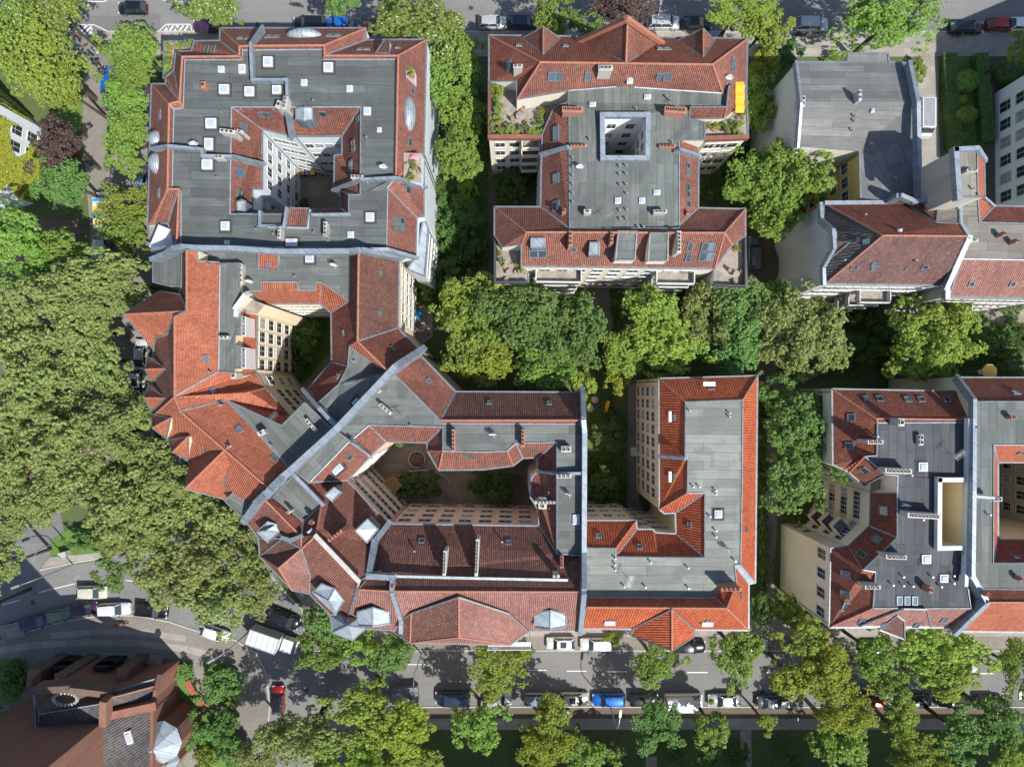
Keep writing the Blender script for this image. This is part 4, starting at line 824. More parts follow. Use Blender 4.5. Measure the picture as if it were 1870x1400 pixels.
def sheet(name, mat, pts, z, kind='structure', thick=0.0):
    """pts: photo pixels on the ground"""
    q = [P(pts[i], pts[i+1], 0) for i in range(0, len(pts), 2)]
    tri = tessellate_polygon([q]); n = len(q)
    vs = [(a.x, a.y, z) for a in q]; fs = []
    for t_ in tri:
        A = [Vector(vs[i]) for i in t_]
        fs.append(t_ if (A[1]-A[0]).cross(A[2]-A[0]).z > 0 else (t_[0], t_[2], t_[1]))
    if thick:
        vs += [(a.x, a.y, z-thick) for a in q]; fs += [(i, (i+1) % n, n+(i+1) % n, n+i) for i in range(n)]
    return tag(link(name, mesh_from(name, vs, fs, MAT[mat])), kind=kind)
tag(link('ground', mesh_from('ground', [(-400,-400,0),(400,-400,0),(400,400,0),(-400,400,0)], [(0,1,2,3)], MAT['m_soil'])), kind='structure')
sheet('road', 'm_asphalt', (-900,-400,2700,-400,2700,59,280,59,276,110,-900,59), 0.03)
sheet('side_street', 'm_setts', (146,60,276,60,276,300,280,460,270,700,285,800,180,860,150,640,165,420,150,240,153,110), 0.034)
sheet('curved_road', 'm_asphalt', (-500,1062,0,1030,30,990,45,950,110,930,120,985,92,1022,74,1040,200,1020,300,1000,330,930,300,840,282,700,310,760,350,880,440,960,520,1076,553,1110,560,1186,2700,1186,2700,1289,720,1289,680,1300,660,1330,655,1700,478,1700,484,1400,494,1290,488,1230,470,1192,430,1167,365,1152,310,1134,250,1122,180,1123,120,1132,60,1149,0,1168,-500,1220), 0.042)
sheet('plane_square', 'm_dirt', (-400,400,150,400,150,640,180,860,100,930,45,950,0,1028,-400,1050), 0.02)
sheet('pavement', 'm_slabs', (196,60,2700,60,2700,104,196,104), 0.12, thick=0.12)
sheet('kerb', 'm_kerb', (196,57.5,2700,57.5,2700,60,196,60), 0.14, thick=0.14)
sheet('pavement', 'm_setts', (-500,1223,0,1171,60,1152,120,1135,180,1126,250,1125,310,1137,365,1155,430,1170,467,1194,485,1232,491,1290,481,1400,475,1700,-500,1700), 0.12, thick=0.12)
def band(name, mat, pts, w_, z, thick=0.0):
    q = [Vector((pts[i], pts[i+1])) for i in range(0, len(pts), 2)]; L, Rr = [], []
    for i, a in enumerate(q):
        d = (q[min(i+1, len(q)-1)]-q[max(i-1, 0)]).normalized(); n = Vector((-d.y, d.x))*w_/2
        L += [a.x+n.x, a.y+n.y]; Rr.append((a.x-n.x, a.y-n.y))
    for x, y in reversed(Rr): L += [x, y]
    return sheet(name, mat, L, z, thick=thick)
band('kerb', 'm_kerb', (-300,1199,0,1169,60,1150,120,1133,180,1124,250,1123,310,1135,365,1153,430,1168,469,1193,487,1231,493,1290,483,1400), 3, 0.14, 0.14)
band('kerb', 'm_kerb', (74,1040,140,1026,205,1016,300,1004), 3, 0.14, 0.14)
band('kerb', 'm_kerb', (440,985,518,1077,552,1112,560,1187,760,1187,1400,1187,2000,1187), 2.6, 0.15, 0.15)
band('kerb', 'm_kerb', (660,1330,684,1301,722,1290,1000,1289.5,2000,1290), 2.6, 0.15, 0.15)
sheet('pavement', 'm_slabs', (470,985,560,1000,700,1120,2700,1120,2700,1160,600,1162,556,1106), 0.13, thick=0.1)
sheet('parking_strip', 'm_setts', (575,1159,2700,1159,2700,1186,562,1186), 0.06)
sheet('verge', 'm_dirt', (722,1291,2700,1291,2700,1311,735,1311), 0.05)
sheet('pavement', 'm_slabs', (700,1311,2700,1311,2700,1331,690,1331), 0.13, thick=0.12)
band('paving_band', 'm_slabs', (95,1160,180,1152,250,1153,340,1165), 11, 0.126)
band('paving_band', 'm_slabs', (-100,1205,0,1187,60,1177,160,1172,250,1173,340,1184,410,1200), 12, 0.13)
sheet('traffic_island', 'm_slabs', (92,1016,205,1006,208,1014,140,1024,76,1037), 0.14, thick=0.12)
sheet('lawn', 'm_lawn', (92,1015,96,985,130,962,210,965,240,1004,150,1010), 0.1)
sheet('lawn', 'm_lawn', (112,104,152,104,152,150,149,240,112,240,100,170), 0.06)
sheet('lawn', 'm_lawn', (-60,1200,50,1203,58,1235,34,1280,-60,1300), 0.14); sheet('lawn', 'm_lawn', (70,1207,112,1200,78,1222), 0.14)
sheet('lawn', 'm_lawn', (322,1208,353,1210,352,1242,392,1300,430,1330,440,1420,380,1420,322,1270), 0.14)
sheet('lawn', 'm_lawn', (372,1205,425,1218,440,1260,425,1300,380,1265), 0.144)
sheet('path', 'm_dirt', (892,104,905,104,906,560,892,560), 0.03); sheet('path', 'm_dirt', (1366,430,1421,430,1418,700,1366,700), 0.03)
sheet('path', 'm_setts', (1398,690,1424,690,1420,930,1412,1080,1424,1150,1402,1150,1397,960), 0.034); sheet('path', 'm_setts', (1147,700,1164,700,1166,915,1210,975,1150,975,1144,900), 0.03)
sheet('lawn', 'm_soil', (1072,700,1147,700,1147,930,1072,930), 0.02)
sheet('driveway', 'm_slabs', (1676,104,1716,104,1712,210,1718,310,1676,310), 0.03); sheet('path', 'm_dirt', (1798,104,1820,104,1820,385,1800,385), 0.03)
sheet('lawn', 'm_lawn', (1730,104,1797,104,1797,290,1735,290), 0.02)
sheet('yard', 'm_court', (530,300,640,300,640,400,530,400), 0.03); sheet('yard', 'm_court', (650,790,1000,790,1000,960,650,960), 0.03)
sheet('lawn', 'm_lawn', (528,590,606,585,606,640,565,690,535,712,526,660), 0.04); sheet('path', 'm_court', (535,712,565,690,606,640,608,665,560,720), 0.05)
sheet('yard', 'm_court', (1740,560,1960,560,1960,596,1830,596,1800,575), 0.03); sheet('yard', 'm_court', (1820,850,1980,850,1980,990,1820,990), 0.03)
sheet('yard', 'm_slabs', (740,560,790,560,790,615,755,640,735,600), 0.03); sheet('yard', 'm_court', (1060,500,1110,500,1120,600,1080,640), 0.03)
sheet('lawn', 'm_soil', (700,1332,2700,1332,2700,1700,660,1700), 0.02); sheet('path', 'm_slabs', (1352,1332,1372,1332,1372,1500,1352,1500), 0.05); sheet('path', 'm_slabs', (1179,1380,1200,1380,1200,1500,1179,1500), 0.05)
# painted markings
def marks(name, quads, z=0.05):
    m_ = MB()
    for q in quads:
        p = [P(q[i], q[i+1], 0) for i in range(0, 8, 2)]
        m_.add([(a.x, a.y, z) for a in p], [(0, 1, 2, 3)] if (p[1]-p[0]).cross(p[2]-p[0]).z > 0 else [(3, 2, 1, 0)])
    return tag(m_.build(name, MAT['white_paint']), kind='structure')
def bar(x0, y0, x1, y1, w_=1.6):
    d = Vector((x1-x0, y1-y0)).normalized(); n = Vector((-d.y, d.x))*w_/2
    return (x0+n.x, y0+n.y, x1+n.x, y1+n.y, x1-n.x, y1-n.y, x0-n.x, y0-n.y)
marks('lane_dashes', [bar(a, y, b, y) for a, b, y in ((745,778,1212.5),(848,880,1219),(964,998,1223),(1035,1071,1224.5),(1109,1145,1225.5),(1182,1218,1226),(1255,1292,1227),(1330,1366,1227),(1400,1437,1227.5),(1474,1510,1228),(1545,1580,1228),(1635,1668,1228),(1708,1744,1228),(1780,1815,1229))]
      + [bar(71,1081,137,1065), bar(5,1104,36,1095), bar(230,1059,268,1063,1.4)], 0.048)
hs = [bar(141,46,172,46), bar(172,46,197,58), bar(168,46,168,66), bar(141,46,139,64), bar(143,64,160,46,3), bar(152,65,168,48,3), bar(160,66,168,57,3)]
hs += [bar(304,45,348,45), bar(284,63,304,45), bar(348,45,352,64), bar(306,64,306,46), bar(322,62,322,46)] + [bar(296+i*9, 64, 308+i*9, 47, 3) for i in range(5)]
hs += [bar(145,2,190,4), bar(190,4,205,-6), bar(296,0,312,4), bar(312,4,345,4)]
marks('hatched_marking', hs, 0.037)

for i, (x, y) in enumerate(((600,1205),(690,1232),(880,1208),(940,1262),(1060,1262),(1210,1208),(1392,1262),(330,1095),(60,1100),(470,45),(860,15),(1090,20),(1540,30),(560,1260),(1645,1208))):
    m_ = MB().cyl((0,0,0.0),(0,0,0.008),0.34,n=18).cyl((0,0,0.008),(0,0,0.012),0.24,n=18); o = m_.build('manhole_cover', MAT['dark_metal']); o.location = P(x, y, 0.05)
    tag(o, ('round drain cover in the road, '+('left of the junction tree|below the zinc turret|under the broad bay|right of the dark blue van|between beige car and dashed line|above the white camper van|beside the dark grey sedan|left of the dark feathery tree|in the big shadow|below the black motorcycle|left of the silver hatchback|under the copper beech row|above the grey corner house|at the shaded junction|below the small brown gable').split('|')[i]), 'drain cover', 'drain covers in the roads')
ORD = 'first second third fourth fifth sixth seventh eighth ninth tenth eleventh twelfth thirteenth fourteenth fifteenth sixteenth'.split()
# ================================================================== cars
def paint(name, col, rough=0.28, metal=0.3):
    m, t, p = _mat(name); p.inputs['Base Color'].default_value = (*col, 1); p.inputs['Roughness'].default_value = rough
    p.inputs['Metallic'].default_value = metal; p.inputs['Coat Weight'].default_value = 0.6; p.inputs['Coat Roughness'].default_value = 0.08
    return m
for nm, c in dict(black=(0.012,0.013,0.016), navy=(0.02,0.035,0.08), white=(0.72,0.73,0.73), silver=(0.45,0.47,0.49), blue=(0.01,0.13,0.50), red=(0.30,0.014,0.012), grey=(0.10,0.12,0.14), purple=(0.06,0.02,0.06), cream=(0.62,0.62,0.47), beige=(0.48,0.45,0.38), steelblue=(0.22,0.29,0.36), teal=(0.03,0.22,0.26), green=(0.14,0.2,0.12)).items(): paint('paint_'+nm, c)
plain('rubber', (0.02,0.02,0.02), 0.9); plain('lamp_clear', (0.8,0.82,0.85), 0.15); plain('lamp_red', (0.5,0.02,0.02), 0.3)
CARK = {'hatch': (4.0,1.74,1.46,0.24,0.36,0.985,0.86), 'sedan': (4.6,1.80,1.42,0.27,0.41,0.86,0.70), 'estate': (4.65,1.80,1.50,0.25,0.38,0.985,0.90), 'suv': (4.6,1.88,1.68,0.22,0.34,0.985,0.90), 'van': (4.9,1.92,1.95,0.13,0.27,0.99,0.95), 'camper': (5.4,2.05,2.5,0.07,0.2,0.99,0.97)}
def car_meshes(kind):
    L, W, H, a, b, c, d = CARK[kind]; belt = 0.92 if H < 1.6 else 1.02
    if kind in ('van', 'camper'): belt = 1.15
    hood = belt-0.06
    st = [(0, 0.62, 0.74), (0.02, 0.72, 0.86), (0.07, hood-0.1, 0.94), (a*0.6, hood-0.02, 0.985), (a, hood, 1.0), (0.5, belt, 1.0), (0.85, belt, 1.0), (0.95, belt-0.03, 0.96), (0.985, belt-0.12, 0.9), (1.0, 0.6, 0.78)]
    vs, fs = [], []
    for t_, zt, wk in st:
        x = L/2-t_*L; w_ = W/2*wk
        for yy, zz in ((-w_*0.9, 0.22), (-w_, 0.42), (-w_*0.985, zt*0.82), (-w_*0.86, zt), (0, zt+0.04), (w_*0.86, zt), (w_*0.985, zt*0.82), (w_, 0.42), (w_*0.9, 0.22)): vs.append((x, yy, zz))
    for i in range(len(st)-1):
        for j in range(9):
            k = (j+1) % 9; fs.append((i*9+j, i*9+k, i*9+9+k, i*9+9+j))
    fs += [tuple(range(9)), tuple(range(len(vs)-1, len(vs)-10, -1))]
    body = mesh_from('body', vs, fs, None, smooth=False)
    bm = bmesh.new(); bm.from_mesh(body); bmesh.ops.recalc_face_normals(bm, faces=bm.faces); bm.to_mesh(body); bm.free()
    body.polygons.foreach_set('use_smooth', [len(p.vertices) == 4 for p in body.polygons])
    x0, x1 = L/2-a*L, L/2-c*L; r0, r1 = L/2-b*L, L/2-d*L; wb, wr = W/2*0.86, W/2*0.70
    if kind in ('van', 'camper'): wr = W/2*0.8
    g = MB(); base = [(x0,-wb,belt-.03),(x0,wb,belt-.03),(x1,wb,belt-.03),(x1,-wb,belt-.03)]; top = [(r0,-wr,H-.05),(r0,wr,H-.05),(r1,wr,H-.05),(r1,-wr,H-.05)]
    g.add(base+top, [(0,1,5,4),(1,2,6,5),(2,3,7,6),(3,0,4,7),(4,5,6,7)])
    glass = g.mesh('windows', MAT['glass'])
    rf = MB(); n = 6
    pts = []
    for i in range(n+1):
        t_ = i/n; x = r0+(r1-r0)*t_; k = 1-0.10*abs(2*t_-1)**3; z = H-0.03+0.035*math.sin(math.pi*t_)
        for yy, dz in ((-1, -0.035), (-0.8, 0), (0, 0.02), (0.8, 0), (1, -0.035)): pts.append((x, yy*wr*1.04*k, z+dz))
    f_ = [(i*5+j, i*5+j+1, i*5+6+j, i*5+5+j) for i in range(n) for j in range(4)]
    rf.add(pts, f_)
    for s in (-1, 1):
        rf.beam((x0, s*wb, belt), (r0, s*wr, H-.06), 0.09, 0.07); rf.beam((x1, s*wb, belt), (r1, s*wr, H-.06), 0.13, 0.08)
        xm = (x0+x1)/2; rf.beam((xm, s*wb*1.01, belt), (xm, s*wr*1.01, H-.05), 0.1, 0.04); rf.beam((r0, s*wr, H-.05), (r1, s*wr, H-.05), 0.06, 0.06)
        if kind in ('van', 'camper'): rf.beam((x0-1.3, s*wb*0.985, (belt+H)/2-.02), (x1, s*wb*0.985, (belt+H)/2-.02), 0.12, H-belt-0.1)
    roof = rf.mesh('roof'); roof.polygons.foreach_set('use_smooth', [True]*len(roof.polygons))
    tyre = MB().cyl((0,-0.1,0),(0,0.1,0),0.31,0.31,14).mesh('tyre', MAT['rubber']); rim = MB().cyl((0,-0.11,0),(0,0.11,0),0.19,0.19,8).mesh('rim', MAT['steel'])
    hl = MB().box((0,0,0),(0.16,0.36,0.13)).mesh('headlight', MAT['lamp_clear']); tl = MB().box((0,0,0),(0.10,0.26,0.2)).mesh('tail_light', MAT['lamp_red'])
    mi = MB().box((0,0,0),(0.14,0.24,0.14),taper=0.7).mesh('mirror', MAT['dark_metal'])
    sr = MB().box((0,0,0),((r0-r1)*0.42,wr*1.3,0.03)).mesh('sunroof', MAT['glass'])
    return dict(body=body, windows=glass, roof=roof, tyre=tyre, rim=rim, hl=hl, tl=tl, mi=mi, sr=sr, dims=(L, W, H, belt, x0, wb, r0, r1))
CM = {k: car_meshes(k) for k in CARK}
def objmat(o, m):
    if not o.data.materials: o.data.materials.append(m)
    o.material_slots[0].link = 'OBJECT'; o.material_slots[0].material = m
def car(kind, color, x, y, ang, label, group='cars parked along the kerbs', sunroof=False, roofcol=None, cat='car', scale=1.0, name='parked_car'):
    C = CM[kind]; L, W, H, belt, x0, wb, r0, r1 = C['dims']
    r = tag(empty(name, P(x, y, 0.7)-Vector((0,0,0.66)), R(ang)), label, cat, group); r.scale = (scale,)*3
    pm = MAT['paint_'+color]
    for k in ('body', 'roof'):
        o = link(k, C[k], r); objmat(o, MAT['paint_'+(roofcol or color)] if k == 'roof' else pm)
    link('windows', C['windows'], r)
    if sunroof: s_ = link('sunroof', C['sr'], r); s_.location = ((r0+r1)/2+0.1, 0, H+0.045)
    for sx in (0.5-0.19, -(0.5-0.2)):
        for sy in (-1, 1):
            w_ = link('wheel', C['tyre'], r); w_.location = (sx*L, sy*(W/2-0.11), 0.31); link('rim', C['rim'], w_)
    for sy in (-1, 1):
        h = link('headlight', C['hl'], r); h.location = (L/2-0.13, sy*W*0.33, 0.66); t_ = link('tail_light', C['tl'], r); t_.location = (-L/2+0.06, sy*W*0.34, 0.72)
        m_ = link('mirror', C['mi'], r); m_.location = (x0-0.35, sy*(wb+0.2), belt+0.02)
    return r
car('hatch','black',242,15,180,'black hatchback driving along the top street past the hatched markings',group='cars driving on the roads')
car('hatch','purple',379,48,180,'dark purple car half hidden by the chestnut crown at the top',)
car('estate','black',566,43,180,'black car beside the blue one behind the white block')
car('hatch','blue',620,43,180,'blue car behind the north edge of the white block')
car('hatch','red',690,50,180,'red car glimpsed under the chestnut beside the white block')
car('hatch','silver',899,41,0,'silver hatchback on the top street near the light shaft house',roofcol='silver')
car('hatch','navy',955,41,0,'dark navy car in shade on the top street behind the silver hatchback')
car('suv','silver',1212,42,0,'pale silver people carrier beside the dark purple tree')
car('sedan','black',1270,43,0,'black car in deep shade right of the pale people carrier')
car('suv','silver',1482,45,0,'silver estate car parked between two crowns on the top street')
car('estate','black',1765,50,0,'black car in front of the red one at upper right')
car('hatch','red',1828,45,0,'red car on the top street near the right edge')
car('hatch','white',1868,45,0,'white car cut by the right edge on the top street')
car('suv','white',252,692,90,'white car with black panoramic roof beside the orange gables',sunroof=True)
car('hatch','white',258,645,90,'white car mostly hidden by the plane crown above the gables')
car('hatch','cream',168,1081,0,'cream car driving beside the street lamp on the curved road',group='cars driving on the roads',scale=1.05)
car('estate','white',208,1112,3,'white estate car parked at the edge of the big shadow')
car('estate','black',276,1115,-7,'shiny black car parked right of the white estate on the curve')
car('hatch','purple',154,1112,8,'dark purple car in the shadow left of the white estate',sunroof=False)
car('hatch','green',110,1122,12,'dark green car in the shadow between purple and blue cars')
car('estate','navy',66,1135,14,'dark blue car in the shadow next to the trailer')
car('hatch','white',393,1156,-19,'white car parked on the curve under the plane crown')
car('suv','black',519,1129,-22,'black car with pale bonnet beside the white box truck',group='cars driving on the roads',roofcol='black')
car('hatch','red',508,1277,90,'red car with dark roof in the side road at the lower left',roofcol='black')
car('hatch','white',1024,1174,180,'white car with glass sunroof below the zinc dormer',sunroof=True)
car('estate','white',1090,1176,180,'silver white van-like car beside the small bright street tree',scale=1.0)
car('sedan','black',1258,1180,0,'black car under the tip of the orange gable')
car('sedan','silver',1372,1178,0,'pale silver car partly covered by the tree at the orange house corner')
car('van','navy',827,1273,180,'dark blue van in tree shadow on the lower street')
car('hatch','silver',908,1276,0,'silver car half covered by the olive crown over the lower street')
car('estate','steelblue',987,1276,0,'blue-grey car parked left of the beige one',)
car('hatch','beige',1049,1275,0,'beige small car with black sunroof in the lower row',sunroof=True)
car('estate','blue',1112,1277,180,'bright blue estate car crossed by the lamp shadow')
car('hatch','black',1176,1277,0,'black open car between blue estate and white camper')
car('camper','white',1248,1279,0,'large white camper van in the lower parking row',cat='van',name='camper_van')
car('sedan','silver',1323,1278,180,'silver convertible-shaped sedan right of the white camper van')
car('sedan','grey',1412,1281,0,'dark grey shiny car left of the yellow-green tree',)
car('hatch','white',1604,1279,0,'white car with red roof panel right of the yellow-green tree',roofcol='red')
car('estate','black',1671,1279,0,'black estate reflecting the sun, right of the red-roofed car')
car('estate','black',1741,1279,180,'black car at the right of the lower row with sun glint')
car('hatch','purple',1808,1282,0,'dark red car under the crown at the lower right corner')
car('sedan','black',1602,1184,0,'black car hidden under the crown below the little brown gable')
car('hatch','grey',1775,1205,90,'dark grey car crossing the street under the right crown',group='cars driving on the roads')
car('estate','grey',1378,462,90,'dark grey car on the drive beside the south roof terrace')
car('hatch','blue',198,148,85,'blue car under the trees of the left side street, upper one')
car('hatch','navy',202,176,85,'navy car under the trees of the left side street, lower one')
car('hatch','steelblue',258,332,90,'light blue car beside the west wall of the white block')
car('hatch','grey',192,428,90,'dark car between the striped service van and the pale van')
car('van','silver',188,456,90,'pale van parked in dappled shade of the left side street',cat='van')
def box_truck():
    r = tag(empty('box_truck', P(500,1167,1.2)-Vector((0,0,1.16)), R(-19)), 'white box truck waiting at the junction beside the black car', 'truck')
    b = MB().box((-1.0,0,1.95),(4.3,2.25,2.3)).build('cargo_box', MAT['plaster_pale'], r)
    k = MB()
    for s in (-1,1): k.box((-1.0,s*1.06,3.12),(4.34,0.1,0.06)); k.box((-1.0+s*2.1,0,3.125),(0.1,2.1,0.06))
    k.build('roof_rails', MAT['steel'], b)
    k = MB(); [k.box((-2.6+0.8*i,0,3.108),(0.03,2.1,0.02)) for i in range(5)]; k.build('roof_seam', MAT['dark_metal'], b)
    MB().box((0,0,0.62),(6.6,1.9,0.25)).build('chassis', MAT['dark_metal'], r)
    c = MB().box((2.15,0,1.35),(1.7,2.0,1.25),taper=0.9).box((3.1,0,1.0),(0.7,1.95,0.75),taper=0.88).build('cab', MAT['paint_white'], r)
    MB().beam((2.92,0,1.98),(3.22,0,1.42),1.62,0.06).build('windscreen', MAT['glass'], r)
    for x in (2.3,-2.0):
        for s in (-1,1): w_ = MB().cyl((x,s*0.85-0.12,0.4),(x,s*0.85+0.12,0.4),0.4,n=14).build('wheel', MAT['rubber'], r)
    for s in (-1,1): MB().box((3.46,s*0.75,0.95),(0.08,0.3,0.16)).build('headlight', MAT['lamp_clear'], r); MB().box((2.75,s*1.15,1.6),(0.1,0.28,0.3)).build('mirror', MAT['dark_metal'], r)
box_truck()
def service_van(x, y, ang, label, stripes):
    r = tag(empty('service_van', P(x,y,1.2)-Vector((0,0,1.16)), R(ang)), label, 'van')
    MB().box((-0.4,0,1.35),(4.4,2.0,1.9),taper=0.93).box((2.1,0,0.95),(1.1,1.9,1.0),taper=0.85).build('body', MAT['paint_white'], r)
    MB().beam((1.82,0,2.2),(2.15,0,1.45),1.6,0.08).build('windscreen', MAT['glass'], r)
    if stripes:
        for i, (xx, c) in enumerate(((1.3,'blue_plastic'),(0.2,'yellow_paint'),(-0.9,'blue_plastic'),(-1.9,'yellow_paint'))): MB().box((xx,0,2.31),(0.45,1.75-0.01*i,0.02)).build('stripe', MAT[c], r)
    else: MB().box((-0.4,0,2.315),(3.9,1.5,0.03)).build('roof_panel', MAT['steel'], r)
    for xx in (1.7,-1.7):
        for s in (-1,1): MB().cyl((xx,s*0.88-0.1,0.34),(xx,s*0.88+0.1,0.34),0.34,n=12).build('wheel', MAT['rubber'], r)
service_van(190,386,92,'white service van with blue and yellow stripes among the left trees',True)
service_van(1689,216,-90,'white delivery van standing between grey gable and concrete drive',False)
def trailer():
    r = tag(empty('flat_trailer', P(22,1151,0.6)-Vector((0,0,0.58)), R(14)), 'empty flat trailer with wooden bed at the lower left edge', 'trailer')
    MB().box((0,0,0.62),(3.6,1.9,0.1)).build('bed', MAT['deck'], r)
    for s in (-1,1): MB().box((0,s*0.95,0.78),(3.6,0.06,0.35)).build('side_rail', MAT['steel'], r); MB().cyl((0,s*0.98-0.08,0.32),(0,s*0.98+0.08,0.32),0.32,n=12).build('wheel', MAT['rubber'], r); MB().box((s*1.8,0,0.78),(0.06,1.84,0.34)).build('end_rail', MAT['steel'], r)
    MB().beam((1.8,0,0.5),(2.9,0,0.5),0.1,0.1).build('drawbar', MAT['steel'], r)
trailer()
# ------------------------------------------------------------------ two-wheelers
def cycle(x, y, ang, label, motor=False, col='dark_metal', group=None):
    r = tag(empty('motorcycle' if motor else 'bicycle', P(x,y,0), R(ang)), label, 'motorcycle' if motor else 'bicycle', group)
    k = 0.62 if motor else 0.52; rr = 0.3 if motor else 0.34; tw = 0.13 if motor else 0.045
    for s in (-1,1):
        m_ = MB(); n = 16; 
        for i in range(n):
            a, b = 2*math.pi*i/n, 2*math.pi*(i+1)/n
            m_.cyl((s*k+math.cos(a)*rr,0,rr+math.sin(a)*rr),(s*k+math.cos(b)*rr,0,rr+math.sin(b)*rr),tw/2,n=6,cap=False)
        m_.build('wheel', MAT['rubber'], r)
    f = MB().cyl((-k,0,rr),(-0.12,0,0.32),0.03,n=6).cyl((-0.12,0,0.32),(-0.18,0,0.85),0.03,n=6).cyl((-0.12,0,0.32),(k*0.75,0,0.8),0.03,n=6).cyl((-0.17,0,0.78),(k*0.75,0,0.85),0.03,n=6).cyl((k,0,rr),(k*0.7,0,0.98),0.03,n=6)
    if motor: f.box((0.1,0,0.62),(0.55,0.34,0.34),taper=0.7).box((-0.45,0,0.72),(0.5,0.26,0.12)).box((0,0,0.38),(0.5,0.3,0.3))
    f.build('frame', MAT[col], r); MB().cyl((k*0.66,-0.32,1.0),(k*0.66,0.32,1.0),0.025,n=6).build('handlebar', MAT['steel'], r)
    MB().box((-0.2 if not motor else -0.3,0,0.9 if not motor else 0.84),(0.28 if not motor else 0.6,0.16 if not motor else 0.26,0.07),taper=0.8).build('saddle', MAT['rubber'], r)
cycle(543,12,170,'black motorcycle standing at the edge of the top street',True,'dark_metal'); cycle(224,1137,8,'red motorcycle parked on the paving behind the white estate',True,'red_paint')
cycle(1458,67,5,'black motorcycle parked on the pavement beside the silver estate',True); cycle(1425,66,0,'bicycle standing left of the motorcycle on the upper pavement')
cycle(1745,70,10,'bicycle leaning behind the black car at upper right'); cycle(175,118,-55,'lone bicycle on the cobbles left of the side street trees'); cycle(190,126,-50,'small bicycle lying nearer the trees on the cobbles')
for i in range(9): cycle(1390+2*math.sin(i*2.1), 932+i*9, 180+10*math.sin(i*3.3), ORD[i]+' bicycle from the top of the rack between the orange house and the path', group='bicycles in the rack', col=('dark_metal','steel','red_paint')[i%3])
cycle(405,1297,60,'white bicycle among the shrubs of the lower left square',col='white_paint'); cycle(1448,1306,0,'dark bicycle on the verge under the grey car'); cycle(530,655,20,'bicycle at the edge of the cream courtyard lawn')
# ------------------------------------------------------------------ street lamps, benches, small things
def lamp(bx, by, ang, label, h=8.2, arm=2.0, heads=1):
    r = tag(empty('street_lamp', P(bx,by,0), R(ang)), label, 'street lamp', 'street lamps')
    p_ = MB().cyl((0,0,0),(0,0,h-1.2),0.11,0.07,8); pr = Vector((0,0,h-1.2))
    for i in range(1,7):
        t_ = i/6; q = Vector((arm*0.75*t_**1.6,0,h-1.2+1.2*math.sin(t_*math.pi/2))); p_.cyl(pr,q,0.06,n=6); pr = q
    p_.cyl(pr,(arm,0,h),0.05,n=6); p_.build('pole', MAT['steel'], r)
    hd = MB().box((arm+0.4,0,h-0.02),(1.15,0.34,0.16),taper=0.8).build('lamp_head', MAT['steel'], r); MB().box((arm+0.45,0,h-0.115),(0.8,0.24,0.03)).build('diffuser', MAT['lamp_clear'], hd)
lamp(1113,1285,83,'street lamp on the lower verge beside the blue estate'); lamp(770,1192,268,'street lamp with long arm reaching over the lower street',arm=3.2)
lamp(243,1000,215,'street lamp curving over the cream car on the left',arm=3.0); lamp(455,1152,210,'street lamp on the paved corner by the white car',arm=1.8); lamp(135,1030,200,'street lamp in the big shadow at the left edge',arm=2.4)
lamp(120,985,250,'short street lamp on the green traffic island',h=6,arm=1.0); lamp(1180,90,80,'street lamp on the top pavement by the dark purple tree'); lamp(1790,1192,265,'street lamp over the street near the lower right corner')
def bench(x, y, ang, label):
    r = tag(empty('park_bench', P(x,y,0.12), R(ang)), label, 'bench', 'red park benches')
    s_ = MB(); [s_.box((0,-0.42+i*0.19,0.46),(2.1,0.15,0.05)) for i in range(4)]; s_.build('seat', MAT['red_paint'], r)
    b = MB(); [b.beam((-1.05,0.38+0.05*i,0.62+i*0.16),(1.05,0.38+0.05*i,0.62+i*0.16),0.12,0.05) for i in range(3)]; b.build('backrest', MAT['red_paint'], r)
    for k in (-1,1): MB().box((k*0.85,-0.1,0.22),(0.08,0.7,0.44)).build('leg', MAT['dark_metal'], r)
bench(352,1252,-62,'red bench by the hedge, the upper of two'); bench(373,1280,-42,'red slatted bench at the path bend, the lower of two')
def thing_mesh(name, label, cat, m_, mat, group=None): o = m_.build(name, MAT[mat]); return tag(o, label, cat, group)
def at(o, x, y, z=0.0, rz=0.0): o.location = P(x, y, z); o.rotation_euler = (0,0,R(rz)); return o
def parasol(x, y, z, r_, mat, label, n=8, h=2.4, cat='parasol', disc=None, sq=1.0):
    e = tag(empty('parasol', P(x,y,z+h)-Vector((0,0,h)), R(22.5)), label, cat)
    pts = [(math.cos(2*math.pi*i/n)*r_, math.sin(2*math.pi*i/n)*r_*sq, h-0.55) for i in range(n)]
    m_ = MB().add([(0,0,h)]+pts+[(p[0]*0.98,p[1]*0.98,p[2]-0.12) for p in pts], [(0,1+i,1+(i+1)%n) for i in range(n)]+[(1+i,1+n+i,1+n+(i+1)%n,1+(i+1)%n) for i in range(n)])
    m_.build('canopy', MAT[mat], e); MB().cyl((0,0,0.05),(0,0,h),0.03,n=8).build('pole', MAT['steel'], e); MB().box((0,0,0.04),(0.55,0.55,0.08)).build('foot', MAT['cement'], e)
parasol(1813,678,11,0.95,'ochre_cloth','ochre octagonal parasol on the balcony above the right courtyard house'); parasol(764,574,0.1,0.55,'blue_plastic','small blue parasol in the yard east of the orange block',h=1.9)
parasol(297,437,15.0,2.0,'white_cloth','large white square parasol covering the corner roof terrace',n=4,h=2.5,sq=1.0); parasol(752,286,18.9,0.55,'pink_cloth','pink parasol on the sunken terrace of the white block',h=0.9)
